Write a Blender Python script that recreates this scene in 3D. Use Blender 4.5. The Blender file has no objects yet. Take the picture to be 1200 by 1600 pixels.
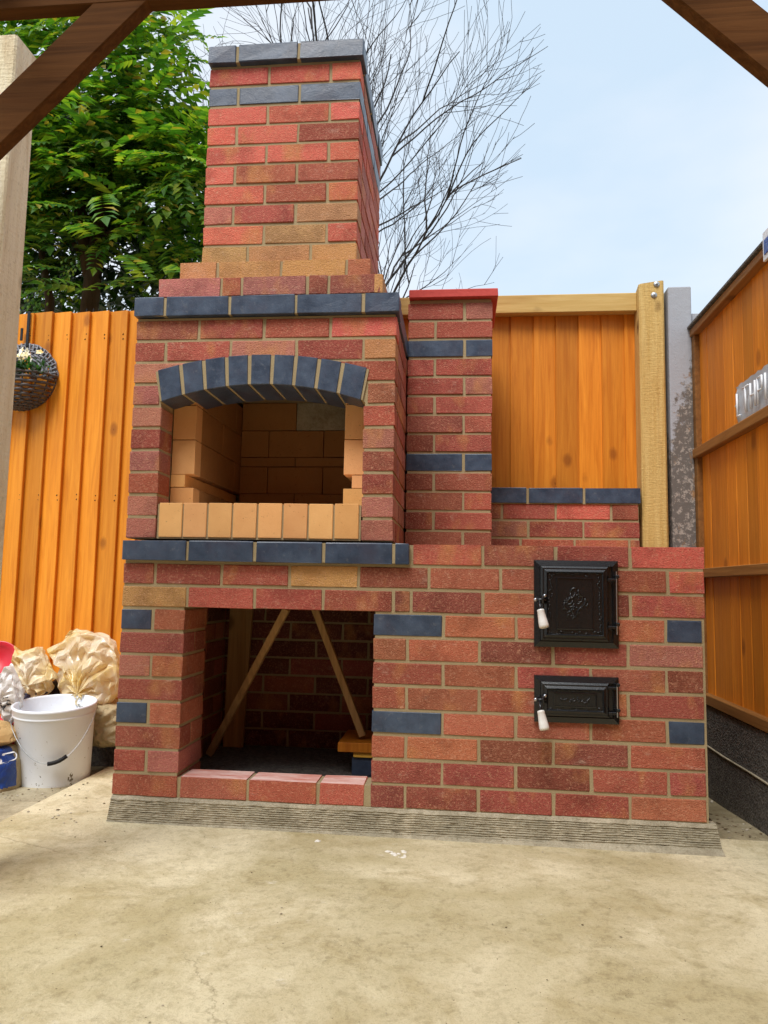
import bpy, bmesh, math, random
from mathutils import Vector, Matrix, noise
random.seed(7)
S = 0.001                                   # everything below is written in millimetres
SC = bpy.context.scene
COL = SC.collection
PI = math.pi

# ------------------------------------------------------------------ camera
CAM = (1105.83, -2377.98, 675.81)
YAW, PITCH, ROLL, FPX = -0.1028, 0.1004, 0.0183, 1168.34
def cam_axes():
    cy, sy, cp, sp = math.cos(YAW), math.sin(YAW), math.cos(PITCH), math.sin(PITCH)
    w = Vector((sy*cp, cy*cp, sp)); r0 = Vector((cy, -sy, 0)); u0 = r0.cross(w)
    c, s = math.cos(ROLL), math.sin(ROLL)
    return c*r0 + s*u0, -s*r0 + c*u0, w
R_, U_, W_ = cam_axes()
cd = bpy.data.cameras.new('camera'); cam = bpy.data.objects.new('camera', cd); COL.objects.link(cam)
m4 = Matrix((R_, U_, -W_)).transposed().to_4x4(); m4.translation = Vector(CAM)*S
cam.matrix_world = m4
cd.sensor_fit = 'VERTICAL'; cd.sensor_height = 36; cd.sensor_width = 27; cd.lens = FPX/1600*36
cd.clip_start = 0.05; cd.clip_end = 400
SC.camera = cam
def at(px, py, y):                          # where a sight line of the survey meets the plane y
    d = R_*((px-600)/FPX) + U_*(-(py-800)/FPX) + W_
    t = (y-CAM[1])/d.y
    return (CAM[0]+t*d.x, y, CAM[2]+t*d.z)

# ------------------------------------------------------------------ sky and sun
SUN_EL, SUN_AZ = math.radians(58), math.radians(200)   # azimuth measured clockwise from +y
wd = bpy.data.worlds.new('World'); SC.world = wd; wd.use_nodes = True
nt = wd.node_tree; nt.nodes.clear()
def N(t, typ, **kw):
    n = t.nodes.new(typ)
    for k, v in kw.items(): setattr(n, k, v)
    return n
out = N(nt, 'ShaderNodeOutputWorld'); bg = N(nt, 'ShaderNodeBackground'); bg.inputs['Strength'].default_value = 0.12
sky = N(nt, 'ShaderNodeTexSky', sky_type='NISHITA', sun_disc=False, sun_elevation=SUN_EL, sun_rotation=SUN_AZ,
        air_density=1.0, dust_density=2.0, ozone_density=1.0)
tc = N(nt, 'ShaderNodeTexCoord'); nz = N(nt, 'ShaderNodeTexNoise'); nz.inputs['Scale'].default_value = 1.7
nz.inputs['Detail'].default_value = 5; nz.inputs['Roughness'].default_value = 0.5
mp = N(nt, 'ShaderNodeMapping'); mp.inputs['Scale'].default_value = (1, 1, 2.2); mp.inputs['Location'].default_value = (1.3, 2.2, 0.5)
rp = N(nt, 'ShaderNodeValToRGB'); rp.color_ramp.elements[0].position = 0.36; rp.color_ramp.elements[0].color = (2.5, 3.05, 3.55, 1)
rp.color_ramp.elements[1].position = 0.62; rp.color_ramp.elements[1].color = (3.5, 3.65, 3.8, 1)
mx = N(nt, 'ShaderNodeMix', data_type='RGBA'); mx.inputs[0].default_value = 0.86
L = nt.links.new
L(tc.outputs['Generated'], mp.inputs['Vector']); L(mp.outputs[0], nz.inputs['Vector']); L(nz.outputs['Fac'], rp.inputs[0])
L(sky.outputs[0], mx.inputs[6]); L(rp.outputs[0], mx.inputs[7]); L(mx.outputs[2], bg.inputs[0]); L(bg.outputs[0], out.inputs[0])
sl = bpy.data.lights.new('sun', 'SUN'); sl.energy = 1.5; sl.angle = math.radians(25); sl.color = (1, 0.98, 0.95)
so = bpy.data.objects.new('sun', sl); COL.objects.link(so)
sd = Vector((math.sin(SUN_AZ)*math.cos(SUN_EL), math.cos(SUN_AZ)*math.cos(SUN_EL), math.sin(SUN_EL)))
so.rotation_euler = (-sd).to_track_quat('-Z', 'Y').to_euler(); so.location = (0, -4, 8)
SC.view_settings.view_transform = 'Standard'; SC.view_settings.look = 'None'
SC.view_settings.exposure = 1.25; SC.view_settings.gamma = 1; SC.view_settings.use_curve_mapping = False
SC.render.engine = 'CYCLES'

# ------------------------------------------------------------------ materials
def srgb(r, g, b):
    f = lambda c: (c/12.92 if c <= 0.04045 else ((c+0.055)/1.055)**2.4)
    return (f(r/255), f(g/255), f(b/255), 1)
class Mat:
    """small wrapper: node helpers around one Principled material"""
    def __init__(s, name, rough=0.8, spec=0.3, metal=0.0):
        s.m = bpy.data.materials.new(name); s.m.use_nodes = True; s.t = s.m.node_tree
        s.b = s.t.nodes['Principled BSDF']; s.b.inputs['Roughness'].default_value = rough
        s.b.inputs['Specular IOR Level'].default_value = spec; s.b.inputs['Metallic'].default_value = metal
        s.L = s.t.links.new
        tc = N(s.t, 'ShaderNodeTexCoord'); oi = N(s.t, 'ShaderNodeObjectInfo'); s.oi = oi
        sc = N(s.t, 'ShaderNodeMath', operation='MULTIPLY'); sc.inputs[1].default_value = 57.3
        s.L(oi.outputs['Random'], sc.inputs[0])
        ad = N(s.t, 'ShaderNodeVectorMath', operation='ADD'); s.L(tc.outputs['Object'], ad.inputs[0]); s.L(sc.outputs[0], ad.inputs[1])
        s.co = ad.outputs[0]; s.raw = tc.outputs['Object']
    def map(s, scale, co=None, loc=(0, 0, 0)):
        n = N(s.t, 'ShaderNodeMapping'); n.inputs['Scale'].default_value = scale; n.inputs['Location'].default_value = loc
        s.L(co or s.co, n.inputs['Vector']); return n.outputs[0]
    def noise(s, scale, detail=4, rough=0.6, co=None, dist=0):
        n = N(s.t, 'ShaderNodeTexNoise'); n.inputs['Scale'].default_value = scale; n.inputs['Detail'].default_value = detail
        n.inputs['Roughness'].default_value = rough; n.inputs['Distortion'].default_value = dist
        s.L(co or s.co, n.inputs['Vector']); return n.outputs['Fac']
    def voro(s, scale, co=None, feature='F1'):
        n = N(s.t, 'ShaderNodeTexVoronoi', feature=feature); n.inputs['Scale'].default_value = scale
        s.L(co or s.co, n.inputs['Vector']); return n.outputs['Distance']
    def ramp(s, fac, *stops):
        n = N(s.t, 'ShaderNodeValToRGB'); e = n.color_ramp.elements
        for i, (p, c) in enumerate(stops):
            el = e[i] if i < 2 else e.new(p)
            el.position = p; el.color = c if len(c) == 4 else (*c, 1)
        s.L(fac, n.inputs[0]); return n.outputs[0]
    def step(s, fac, a, b): return s.ramp(fac, (a, (0, 0, 0)), (b, (1, 1, 1)))
    def mix(s, f, a, b, mode='MIX'):
        n = N(s.t, 'ShaderNodeMix', data_type='RGBA', blend_type=mode)
        for i, v in ((0, f), (6, a), (7, b)):
            if isinstance(v, (int, float)): n.inputs[i].default_value = v
            elif isinstance(v, tuple): n.inputs[i].default_value = v if len(v) == 4 else (*v, 1)
            else: s.L(v, n.inputs[i])
        return n.outputs[2]
    def math(s, op, a, b=0.0):
        n = N(s.t, 'ShaderNodeMath', operation=op)
        for i, v in enumerate((a, b)):
            if isinstance(v, (int, float)): n.inputs[i].default_value = v
            else: s.L(v, n.inputs[i])
        return n.outputs[0]
    def color(s, c):
        if isinstance(c, tuple): s.b.inputs['Base Color'].default_value = c
        else: s.L(c, s.b.inputs['Base Color'])
        return s
    def rough(s, fac, a, b):
        n = N(s.t, 'ShaderNodeMapRange'); n.inputs[3].default_value = a; n.inputs[4].default_value = b
        s.L(fac, n.inputs[0]); s.L(n.outputs[0], s.b.inputs['Roughness']); return s
    def bump(s, h, dist=0.002, strength=1.0):
        n = N(s.t, 'ShaderNodeBump'); n.inputs['Distance'].default_value = dist; n.inputs['Strength'].default_value = strength
        s.L(h, n.inputs['Height']); s.L(n.outputs[0], s.b.inputs['Normal']); return s

def island(M):                                # random value per loose piece of a joined mesh
    g = N(M.t, 'ShaderNodeNewGeometry'); return g.outputs['Random Per Island']

def brick_material(name, islands=False):
    M = Mat(name, 0.82, 0.25)
    if islands:
        base = M.ramp(island(M), (0, srgb(168, 92, 80)), (0.35, srgb(184, 106, 88)), (0.6, srgb(158, 84, 74)), (1, srgb(188, 120, 92)))
    else: base = M.oi.outputs['Color']
    kiln = M.noise(8, 3, 0.6); k2 = M.noise(8, 3, 0.6, M.map((1, 1, .6), loc=(4, 8, 1)))
    c = M.mix(M.math('MULTIPLY', M.step(kiln, 0.50, 0.68), 0.6), base, M.mix(1.0, base, (0.55, 0.50, 0.50), 'MULTIPLY'))
    c = M.mix(M.math('MULTIPLY', M.step(k2, 0.56, 0.72), 0.6), c, srgb(200, 140, 84))
    salt = M.noise(26, 5, 0.75, M.map((.6, 1, 1), loc=(1, 3, 7))); c = M.mix(M.math('MULTIPLY', M.step(salt, 0.60, 0.74), 0.35), c, srgb(214, 190, 168))
    fine = M.noise(260, 5, 0.8); grit = M.noise(150, 4, 0.75)
    c = M.mix(M.math('MULTIPLY', M.step(fine, 0.50, 0.66), 0.62), c, M.mix(1.0, c, (0.42, 0.36, 0.36), 'MULTIPLY'))
    c = M.mix(M.math('MULTIPLY', M.step(grit, 0.53, 0.68), 0.42), c, srgb(226, 176, 140))
    vo = M.voro(260)
    c = M.mix(M.math('MULTIPLY', M.step(M.noise(70, 2), 0.6, 0.7), 0.25), c, srgb(205, 150, 120))
    M.color(c).bump(M.math('ADD', M.math('MULTIPLY', fine, 0.7), M.math('ADD', M.math('MULTIPLY', vo, 0.5), M.math('MULTIPLY', M.noise(75, 3, 0.6, M.map((.55, 1, 1)), 2.5), 0.9))), 0.0034, 0.9)
    return M.m
MAT = {}
MAT['brick'] = brick_material('fired clay brick')
MAT['brickwork'] = brick_material('fired clay brickwork', True)
M = Mat('dusty brick top', 0.6, 0.3); n = M.noise(30, 4, 0.7, M.map((0.25, 1, 1)))
M.color(M.mix(M.step(n, 0.35, 0.65), srgb(206, 128, 112), srgb(238, 208, 198))).bump(M.noise(200), 0.001); MAT['sill_top'] = M.m
M = Mat('blue engineering brick', 0.42, 0.5)
n1 = M.noise(16, 4, 0.65); n2 = M.noise(260, 3, 0.7)
c = M.mix(M.step(n1, 0.35, 0.75), srgb(48, 61, 80), srgb(76, 91, 112))
c = M.mix(M.math('MULTIPLY', M.step(M.noise(9, 3, 0.6, M.map((1, 1, 1), loc=(3, 5, 2))), 0.5, 0.7), 0.45), c, srgb(66, 60, 74))
c = M.mix(M.math('MULTIPLY', M.step(M.noise(45, 5, 0.75), 0.58, 0.72), 0.4), c, srgb(128, 130, 132))
M.color(c).rough(n1, 0.24, 0.46).bump(M.math('ADD', n2, M.math('MULTIPLY', n1, 2.0)), 0.0012, 0.6); MAT['blue'] = M.m
M = Mat('sand mortar', 0.95, 0.1)
n = M.noise(300, 4, 0.7); c = M.mix(M.noise(9, 3), srgb(150, 134, 102), srgb(184, 166, 130))
c = M.mix(M.math('MULTIPLY', M.step(n, 0.5, 0.75), 0.4), c, srgb(88, 78, 58)); M.color(c).bump(n, 0.002, 0.8); MAT['mortar'] = M.m
M = Mat('pale firebrick', 0.9, 0.15)
n = M.noise(170, 4, 0.7); v = M.voro(90)
c = M.mix(0.45, M.oi.outputs['Color'], M.ramp(M.noise(12, 3), (0.3, srgb(216, 160, 98)), (0.7, srgb(236, 184, 120))))
c = M.mix(M.math('MULTIPLY', M.step(M.noise(95, 4, 0.8), 0.64, 0.70), 0.8), c, srgb(110, 66, 30))
M.color(c).bump(n, 0.0015, 0.7); MAT['fire'] = M.m
M = Mat('shade-darkened firebrick lining', 0.9, 0.15)  # firebrick colour darkened to stand in for the chamber's shade
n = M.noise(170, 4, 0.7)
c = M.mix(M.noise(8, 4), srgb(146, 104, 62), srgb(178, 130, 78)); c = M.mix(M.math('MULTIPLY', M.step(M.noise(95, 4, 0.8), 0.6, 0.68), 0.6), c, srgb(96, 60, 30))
M.color(c).bump(n, 0.0015, 0.7); MAT['fire_shaded'] = M.m
M = Mat('red clay tile', 0.7, 0.3); n = M.noise(60, 4)
M.color(M.mix(n, srgb(176, 62, 56), srgb(206, 84, 74))).bump(M.noise(250), 0.001); MAT['tile'] = M.m

def concrete(name, ca, cb, cc, rough=0.85, sc=1.0):
    M = Mat(name, rough, 0.3)
    a = M.noise(1.5*sc, 6, 0.62, M.raw, 0.7); b = M.noise(5*sc, 6, 0.7, M.raw, 0.4); f = M.noise(150, 5, 0.75, M.raw); g = M.noise(34*sc, 5, 0.7, M.raw)
    c = M.mix(M.step(a, 0.40, 0.60), ca, cb)
    c = M.mix(M.math('MULTIPLY', M.step(b, 0.46, 0.66), 0.75), c, cc)
    dark = M.mix(1.0, c, (0.52, 0.49, 0.42), 'MULTIPLY')
    c = M.mix(M.math('MULTIPLY', M.step(g, 0.52, 0.70), 0.55), c, dark)
    c = M.mix(M.math('MULTIPLY', M.step(f, 0.52, 0.68), 0.55), c, dark)
    wv = M.voro(2.2*sc, M.map((1, 1, 1), M.raw), 'F1'); pale = M.step(M.noise(9*sc, 5, 0.7, M.map((1, 1.6, 1), M.raw, (9, 2, 0))), 0.66, 0.74)
    c = M.mix(M.math('MULTIPLY', pale, 0.6), c, srgb(222, 215, 196))
    spots = M.step(M.noise(6*sc, 6, 0.8, M.map((1, 1, 1), M.raw, (3, 12, 0))), 0.62, 0.70); c = M.mix(M.math('MULTIPLY', spots, 0.5), c, dark)
    cu = M.noise(16*sc, 7, 0.7, M.map((1, 1.5, 1), M.raw, (7, 7, 0)), 1.4)
    line = M.math('SUBTRACT', 1.0, M.step(M.math('ABSOLUTE', M.math('SUBTRACT', cu, 0.5)), 0.004, 0.016))
    c = M.mix(M.math('MULTIPLY', M.math('MULTIPLY', line, M.step(M.noise(4*sc, 4, 0.6, M.raw), 0.48, 0.62)), 0.5), c, M.mix(1.0, c, (0.5, 0.47, 0.4), 'MULTIPLY'))
    gr = M.noise(420, 3, 0.8, M.raw); c = M.mix(M.math('MULTIPLY', M.step(gr, 0.55, 0.64), 0.4), c, dark)
    ce = M.voro(1.1*sc, M.mix(0.16, M.raw, M.noise(3.2, 6, 0.7, M.raw)), 'DISTANCE_TO_EDGE')
    ck = M.math('MULTIPLY', M.math('SUBTRACT', 1.0, M.step(ce, 0.0006, 0.0022)), M.step(M.noise(1.1, 2, 0.5, M.map((1, 1, 1), M.raw, (4, 4, 0))), 0.55, 0.6))
    c = M.mix(M.math('MULTIPLY', ck, 0.5), c, M.mix(1.0, c, (0.4, 0.36, 0.3), 'MULTIPLY'))
    M.color(c).rough(b, rough-0.3, rough+0.08)
    M.bump(M.math('ADD', M.math('MULTIPLY', f, 0.35), M.math('ADD', M.math('MULTIPLY', g, 0.8), M.math('MULTIPLY', b, 1.6))), 0.006, 0.55)
    return M.m
MAT['patio'] = concrete('patio concrete', srgb(186, 173, 134), srgb(220, 208, 174), srgb(172, 156, 114))
MAT['ground'] = concrete('rough old concrete', srgb(150, 138, 108), srgb(186, 174, 144), srgb(126, 114, 88), 0.6, 1.6)
MAT['render'] = concrete('combed mortar skirt', srgb(160, 152, 130), srgb(184, 174, 150), srgb(140, 130, 108), 0.9, 3)
M = Mat('grey concrete post', 0.85, 0.25)
n = M.noise(26, 5, 0.7, M.raw); f = M.noise(220, 3, 0.7)
sp = N(M.t, 'ShaderNodeSeparateXYZ'); M.L(M.raw, sp.inputs[0])
low = M.step(M.math('ADD', M.math('ADD', M.math('MULTIPLY', sp.outputs[2], -1.1), M.math('MULTIPLY', sp.outputs[0], 4.0)), M.math('ADD', 1.86, M.math('MULTIPLY', n, 0.9))), 0.62, 0.72)
c = M.mix(low, srgb(166, 169, 176), srgb(108, 102, 97))
c = M.mix(M.math('MULTIPLY', M.math('MULTIPLY', M.step(M.noise(60, 4, 0.7), 0.52, 0.60), low), 0.65), c, srgb(186, 176, 166))
ru = M.math('MULTIPLY', M.step(M.noise(13, 4, 0.7, M.map((1.4, 1, 0.55), M.raw, (2, 0, 1.3))), 0.55, 0.66), low)
c = M.mix(M.math('MULTIPLY', ru, 0.7), c, srgb(182, 128, 62))
M.color(c).bump(M.math('ADD', f, M.math('MULTIPLY', n, 2)), 0.002, 0.6); MAT['gpost'] = M.m
M = Mat('dark gravel board', 0.8, 0.3); n = M.noise(70, 5, 0.75); v = M.voro(130)
c = M.mix(M.step(n, 0.4, 0.75), srgb(78, 76, 73), srgb(132, 127, 120)); M.color(c).bump(M.math('ADD', n, v), 0.004, 0.9); MAT['gravel'] = M.m

def timber(name, ca, cb, knot, rough=0.6, along=2, grain=60, bump=0.0012, spec=0.3, rough_sawn=0.0, tint=True):
    """grain runs along axis 'along'; each board gets its own offset and tone"""
    M = Mat(name, rough, spec)
    s = [1.0, 1.0, 1.0]; s[along] = 0.045
    g = M.noise(grain, 5, 0.65, M.map(tuple(s)), 0.6)
    s2 = [1.0, 1.0, 1.0]; s2[along] = 0.12
    w = M.noise(14, 3, 0.55, M.map(tuple(s2)), 1.2)
    c = M.mix(M.step(g, 0.3, 0.7), ca, cb)
    c = M.mix(M.math('MULTIPLY', M.step(w, 0.52, 0.72), 0.55), c, M.mix(1.0, c, (0.70, 0.58, 0.45), 'MULTIPLY'))
    s3 = [1.0, 1.0, 1.0]; s3[along] = 0.62
    kv = M.voro(6.5, M.map(tuple(s3), loc=(0.3, 0.2, 0.7)))
    kd = M.math('ADD', kv, M.math('MULTIPLY', M.noise(40, 2), 0.05))
    ring = M.math('MULTIPLY', M.math('SUBTRACT', 1.0, M.step(kd, 0.115, 0.19)), 0.6)
    c = M.mix(ring, c, knot)
    c = M.mix(M.math('MULTIPLY', M.math('SUBTRACT', 1.0, M.step(kd, 0.05, 0.075)), 0.85), c, M.mix(1.0, knot, (0.4, 0.35, 0.3), 'MULTIPLY'))
    if tint:
        hv = N(M.t, 'ShaderNodeHueSaturation'); M.L(c, hv.inputs['Color'])
        M.L(M.math('ADD', 0.78, M.math('MULTIPLY', M.oi.outputs['Random'], 0.40)), hv.inputs['Value'])
        c = hv.outputs[0]
    h = M.math('ADD', g, M.math('MULTIPLY', w, 0.6))
    if rough_sawn:
        fz = M.noise(240, 3, 0.7, M.map((1, 1, 0.30)))
        sw = M.noise(130, 2, 0.5, M.map((0.25, 0.25, 1.3)))
        c = M.mix(M.math('MULTIPLY', M.step(fz, 0.56, 0.72), rough_sawn), c, M.mix(1.0, c, (0.45, 0.38, 0.28), 'MULTIPLY'))
        h = M.math('ADD', h, M.math('ADD', M.math('MULTIPLY', fz, 1.6), sw))
    M.color(c).bump(h, bump, 0.8)
    return M.m
MAT['board'] = timber('orange stained fence board', srgb(214, 128, 26), srgb(240, 158, 48), srgb(140, 72, 16), 0.5)
MAT['board_r'] = timber('orange stained panel board', srgb(200, 114, 24), srgb(230, 146, 44), srgb(134, 66, 16), 0.5)
MAT['railwood'] = timber('brown stained rail', srgb(118, 78, 36), srgb(150, 104, 54), srgb(70, 42, 18), 0.6, 1)
MAT['treated'] = timber('treated green timber', srgb(206, 166, 92), srgb(230, 198, 128), srgb(112, 76, 30), 0.7, 2, rough_sawn=0.35, bump=0.002)
MAT['treated_rail'] = timber('treated rail timber', srgb(200, 162, 90), srgb(224, 192, 124), srgb(118, 82, 34), 0.7, 0)
MAT['sawn'] = timber('pale rough sawn timber', srgb(232, 217, 180), srgb(246, 236, 208), srgb(140, 108, 66), 0.85, 2, rough_sawn=0.5, bump=0.0025, tint=False)
MAT['gazebo'] = timber('brown stained gazebo timber', srgb(76, 48, 24), srgb(104, 68, 36), srgb(42, 27, 15), 0.85, 0, spec=0.08)
MAT['prop'] = timber('weathered prop timber', srgb(150, 118, 76), srgb(186, 150, 100), srgb(90, 60, 30), 0.8)
MAT['yellowwood'] = timber('yellow timber strip', srgb(214, 160, 50), srgb(232, 182, 76), srgb(150, 100, 30), 0.6, 0)

M = Mat('black cast iron', 0.27, 0.6); n = M.noise(220, 3, 0.7)
M.color(M.mix(M.step(M.noise(40, 4), 0.6, 0.8), srgb(17, 19, 22), srgb(34, 37, 41))).bump(n, 0.0006, 0.6); MAT['iron'] = M.m
M = Mat('white porcelain', 0.18, 0.5); M.color(srgb(226, 224, 218)); MAT['porcelain'] = M.m
M = Mat('bright steel', 0.3, 0.5, 1.0); M.color(srgb(190, 192, 196)); MAT['steel'] = M.m
M = Mat('galvanised steel', 0.5, 0.5, 0.85); n = M.noise(90, 3); M.color(M.mix(n, srgb(150, 154, 158), srgb(200, 204, 208))).bump(n, 0.001); MAT['galv'] = M.m
M = Mat('dirty white plastic', 0.38, 0.45)
c = M.mix(M.math('MULTIPLY', M.step(M.noise(7, 5, 0.7), 0.5, 0.8), 0.2), srgb(232, 238, 246), srgb(212, 212, 206))
c = M.mix(M.step(M.noise(17, 5, 0.75, M.map((1, 1, 0.7), M.raw, (0.4, 2, 0))), 0.64, 0.655), c, srgb(112, 106, 90))
c = M.mix(M.math('MULTIPLY', M.step(M.noise(60, 3, 0.7), 0.70, 0.72), 0.7), c, srgb(120, 112, 94)); M.color(c).bump(M.noise(40), 0.0006); MAT['white_plastic'] = M.m
M = Mat('black rubber grip', 0.6, 0.3); M.color(srgb(22, 22, 24)); MAT['grip'] = M.m
def film(name, ca, cb, alpha, rough=0.2, prints=None):
    M = Mat(name, rough, 0.5)
    c = M.mix(M.step(M.noise(8, 4, 0.6, M.raw), 0.35, 0.7), ca, cb)
    if prints:
        p = M.math('MULTIPLY', M.step(M.noise(prints[1], 4, 0.5, M.map((1, 1, 1.2), M.raw, prints[2])), 0.62, 0.63), 1.0)
        c = M.mix(p, c, prints[0])
    M.color(c)
    tr = N(M.t, 'ShaderNodeBsdfTranslucent'); ms = N(M.t, 'ShaderNodeMixShader'); ms.inputs[0].default_value = alpha
    M.L(c, tr.inputs[0]); o = M.t.nodes['Material Output']
    M.L(M.b.outputs[0], ms.inputs[1]); M.L(tr.outputs[0], ms.inputs[2])
    tp_ = N(M.t, 'ShaderNodeBsdfTransparent'); m2 = N(M.t, 'ShaderNodeMixShader'); m2.inputs[0].default_value = alpha*.15; M.L(ms.outputs[0], m2.inputs[1]); M.L(tp_.outputs[0], m2.inputs[2]); M.L(m2.outputs[0], o.inputs[0])
    M.b.inputs['Coat Weight'].default_value = 0.5 if alpha else 0.0; M.b.inputs['Coat Roughness'].default_value = 0.18
    ve = M.voro(16, M.map((1, 1, 0.6), M.mix(0.12, M.raw, M.noise(9, 3, 0.6, M.raw)), (0, 0, 0)), 'DISTANCE_TO_EDGE')
    M.bump(M.math('ADD', M.step(ve, 0.0, 0.05), M.noise(26, 3, 0.5, M.raw, 2.0)), 0.004, 0.5)
    return M.m
MAT['film_yellow'] = film('yellowed plastic film', srgb(246, 222, 148), srgb(255, 252, 242), 0.4, 0.18)
MAT['film_print'] = film('printed yellow film', srgb(252, 246, 226), srgb(246, 214, 110), 0.3, 0.35, (srgb(30, 34, 80), 5, (1.3, 0, 0.2)))
MAT['film_white'] = film('white plastic film', srgb(246, 246, 244), srgb(226, 222, 214), 0.3, 0.3, (srgb(40, 42, 46), 16, (2.2, 0, 5.2)))
MAT['paper'] = film('creased buff sack paper', srgb(176, 160, 124), srgb(150, 134, 100), 0.0, 0.75)
MAT['paper_tan'] = film('tan sack paper', srgb(206, 172, 118), srgb(186, 148, 92), 0.0, 0.6)
MAT['blueprint'] = film('blue printed film', srgb(24, 58, 132), srgb(36, 78, 160), 0.0, 0.35)
M = Mat('red plastic', 0.35, 0.5); M.color(srgb(206, 36, 52)); MAT['red'] = M.m
M = Mat('black plastic', 0.5, 0.3); M.color(srgb(26, 26, 28)); MAT['blackp'] = M.m
M = Mat('white print', 0.6, 0.2); M.color(srgb(232, 234, 238)); MAT['white'] = M.m
M = Mat('black print', 0.6, 0.2); M.color(srgb(24, 24, 26)); MAT['blackink'] = M.m
M = Mat('dark wicker', 0.55, 0.4); n = M.noise(160, 3)
M.color(M.mix(n, srgb(58, 54, 54), srgb(104, 98, 96))).bump(n, 0.001); MAT['wicker'] = M.m
M = Mat('pale wicker', 0.55, 0.4); n = M.noise(160, 3)
M.color(M.mix(n, srgb(104, 106, 114), srgb(150, 152, 158))).bump(n, 0.001); MAT['wicker_pale'] = M.m
M = Mat('embossed sign metal', 0.55, 0.4, 0.0); n = M.noise(40, 4)
M.color(M.mix(n, srgb(160, 170, 178), srgb(194, 203, 210))).bump(n, 0.002); MAT['sign'] = M.m
def leafy(name, stops, rough=0.45, trans=0.4):
    M = Mat(name, rough, 0.35); c = M.ramp(island(M), *stops)
    oi = M.ramp(M.oi.outputs['Random'], (0, (0.75, 0.8, 0.7)), (1, (1.25, 1.15, 1.0)))
    c = M.mix(1.0, c, oi, 'MULTIPLY'); M.color(c)
    tr = N(M.t, 'ShaderNodeBsdfTranslucent'); ms = N(M.t, 'ShaderNodeMixShader'); ms.inputs[0].default_value = trans
    M.L(M.mix(1.0, c, (1.5, 1.6, 0.5), 'MULTIPLY'), tr.inputs[0]); o = M.t.nodes['Material Output']
    M.L(M.b.outputs[0], ms.inputs[1]); M.L(tr.outputs[0], ms.inputs[2]); M.L(ms.outputs[0], o.inputs[0]); return M.m
MAT['leaf'] = leafy('mahonia leaf', [(0, (0.035, 0.125, 0.02)), (0.4, (0.08, 0.20, 0.026)), (0.8, (0.19, 0.33, 0.04)), (0.96, (0.30, 0.38, 0.05)), (1.0, (0.36, 0.22, 0.05))])
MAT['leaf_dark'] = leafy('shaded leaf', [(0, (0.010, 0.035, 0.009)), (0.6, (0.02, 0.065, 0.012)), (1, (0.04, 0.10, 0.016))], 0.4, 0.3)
MAT['small_leaf'] = leafy('small plant leaf', [(0, (0.02, 0.08, 0.03)), (1, (0.06, 0.16, 0.06))])
M = Mat('petal', 0.6, 0.2); M.color(M.ramp(island(M), (0, srgb(240, 238, 226)), (0.7, srgb(236, 222, 170)), (1, srgb(222, 180, 90)))); MAT['petal'] = M.m
M = Mat('bark', 0.9, 0.2); n = M.noise(40, 5, 0.7, M.map((1, 1, 0.25))); M.color(M.mix(n, srgb(58, 46, 36), srgb(104, 88, 70))).bump(n, 0.01); MAT['bark'] = M.m
M = Mat('bare twig bark', 0.8, 0.2); n = M.noise(30, 3); M.color(M.mix(n, srgb(40, 37, 38), srgb(74, 70, 70))); MAT['twig'] = M.m
M = Mat('litter', 0.9, 0.1); M.color(M.ramp(island(M), (0, srgb(70, 58, 42)), (0.5, srgb(120, 104, 78)), (1, srgb(196, 188, 170)))); MAT['litter'] = M.m
M = Mat('dried white mortar', 0.9, 0.1); M.color(M.mix(M.noise(120), srgb(206, 200, 184), srgb(232, 228, 218))); MAT['splash'] = M.m

# ------------------------------------------------------------------ object helpers
WPOS = {}
def thing(name, label, cat, loc, group=None):
    o = bpy.data.objects.new(name, None); COL.objects.link(o); o.empty_display_size = 0.1
    o.location = Vector(loc)*S; WPOS[o] = Vector(loc); tag(o, label, cat, group); return o
def tag(o, label, cat, group=None):
    o['label'] = label; o['category'] = cat
    if group: o['group'] = group
    return o
def place(o, parent, w):
    w = Vector(w); WPOS[o] = w
    if parent is not None: o.parent = parent; w = w - WPOS[parent]
    o.location = w*S; return o
def node(name, parent, loc):                  # an Empty that is a part and carries sub-parts
    o = bpy.data.objects.new(name, None); COL.objects.link(o); o.empty_display_size = 0.05
    return place(o, parent, loc)
def build(name, bm, mat, parent=None, smooth=False, kind=None, origin=None):
    """bm holds world millimetres; origin defaults to the middle of its foot"""
    vs = bm.verts; lo = [min(v.co[i] for v in vs) for i in range(3)]; hi = [max(v.co[i] for v in vs) for i in range(3)]
    o0 = Vector(origin) if origin else Vector(((lo[0]+hi[0])/2, (lo[1]+hi[1])/2, lo[2]))
    for v in vs: v.co = (v.co-o0)*S
    bmesh.ops.recalc_face_normals(bm, faces=bm.faces)
    me = bpy.data.meshes.new(name); bm.to_mesh(me); bm.free()
    for m in (mat if isinstance(mat, list) else [mat]): me.materials.append(MAT[m])
    if smooth:
        for p in me.polygons: p.use_smooth = True
    o = bpy.data.objects.new(name, me); COL.objects.link(o); place(o, parent, o0)
    if kind: o['kind'] = kind
    return o
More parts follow.
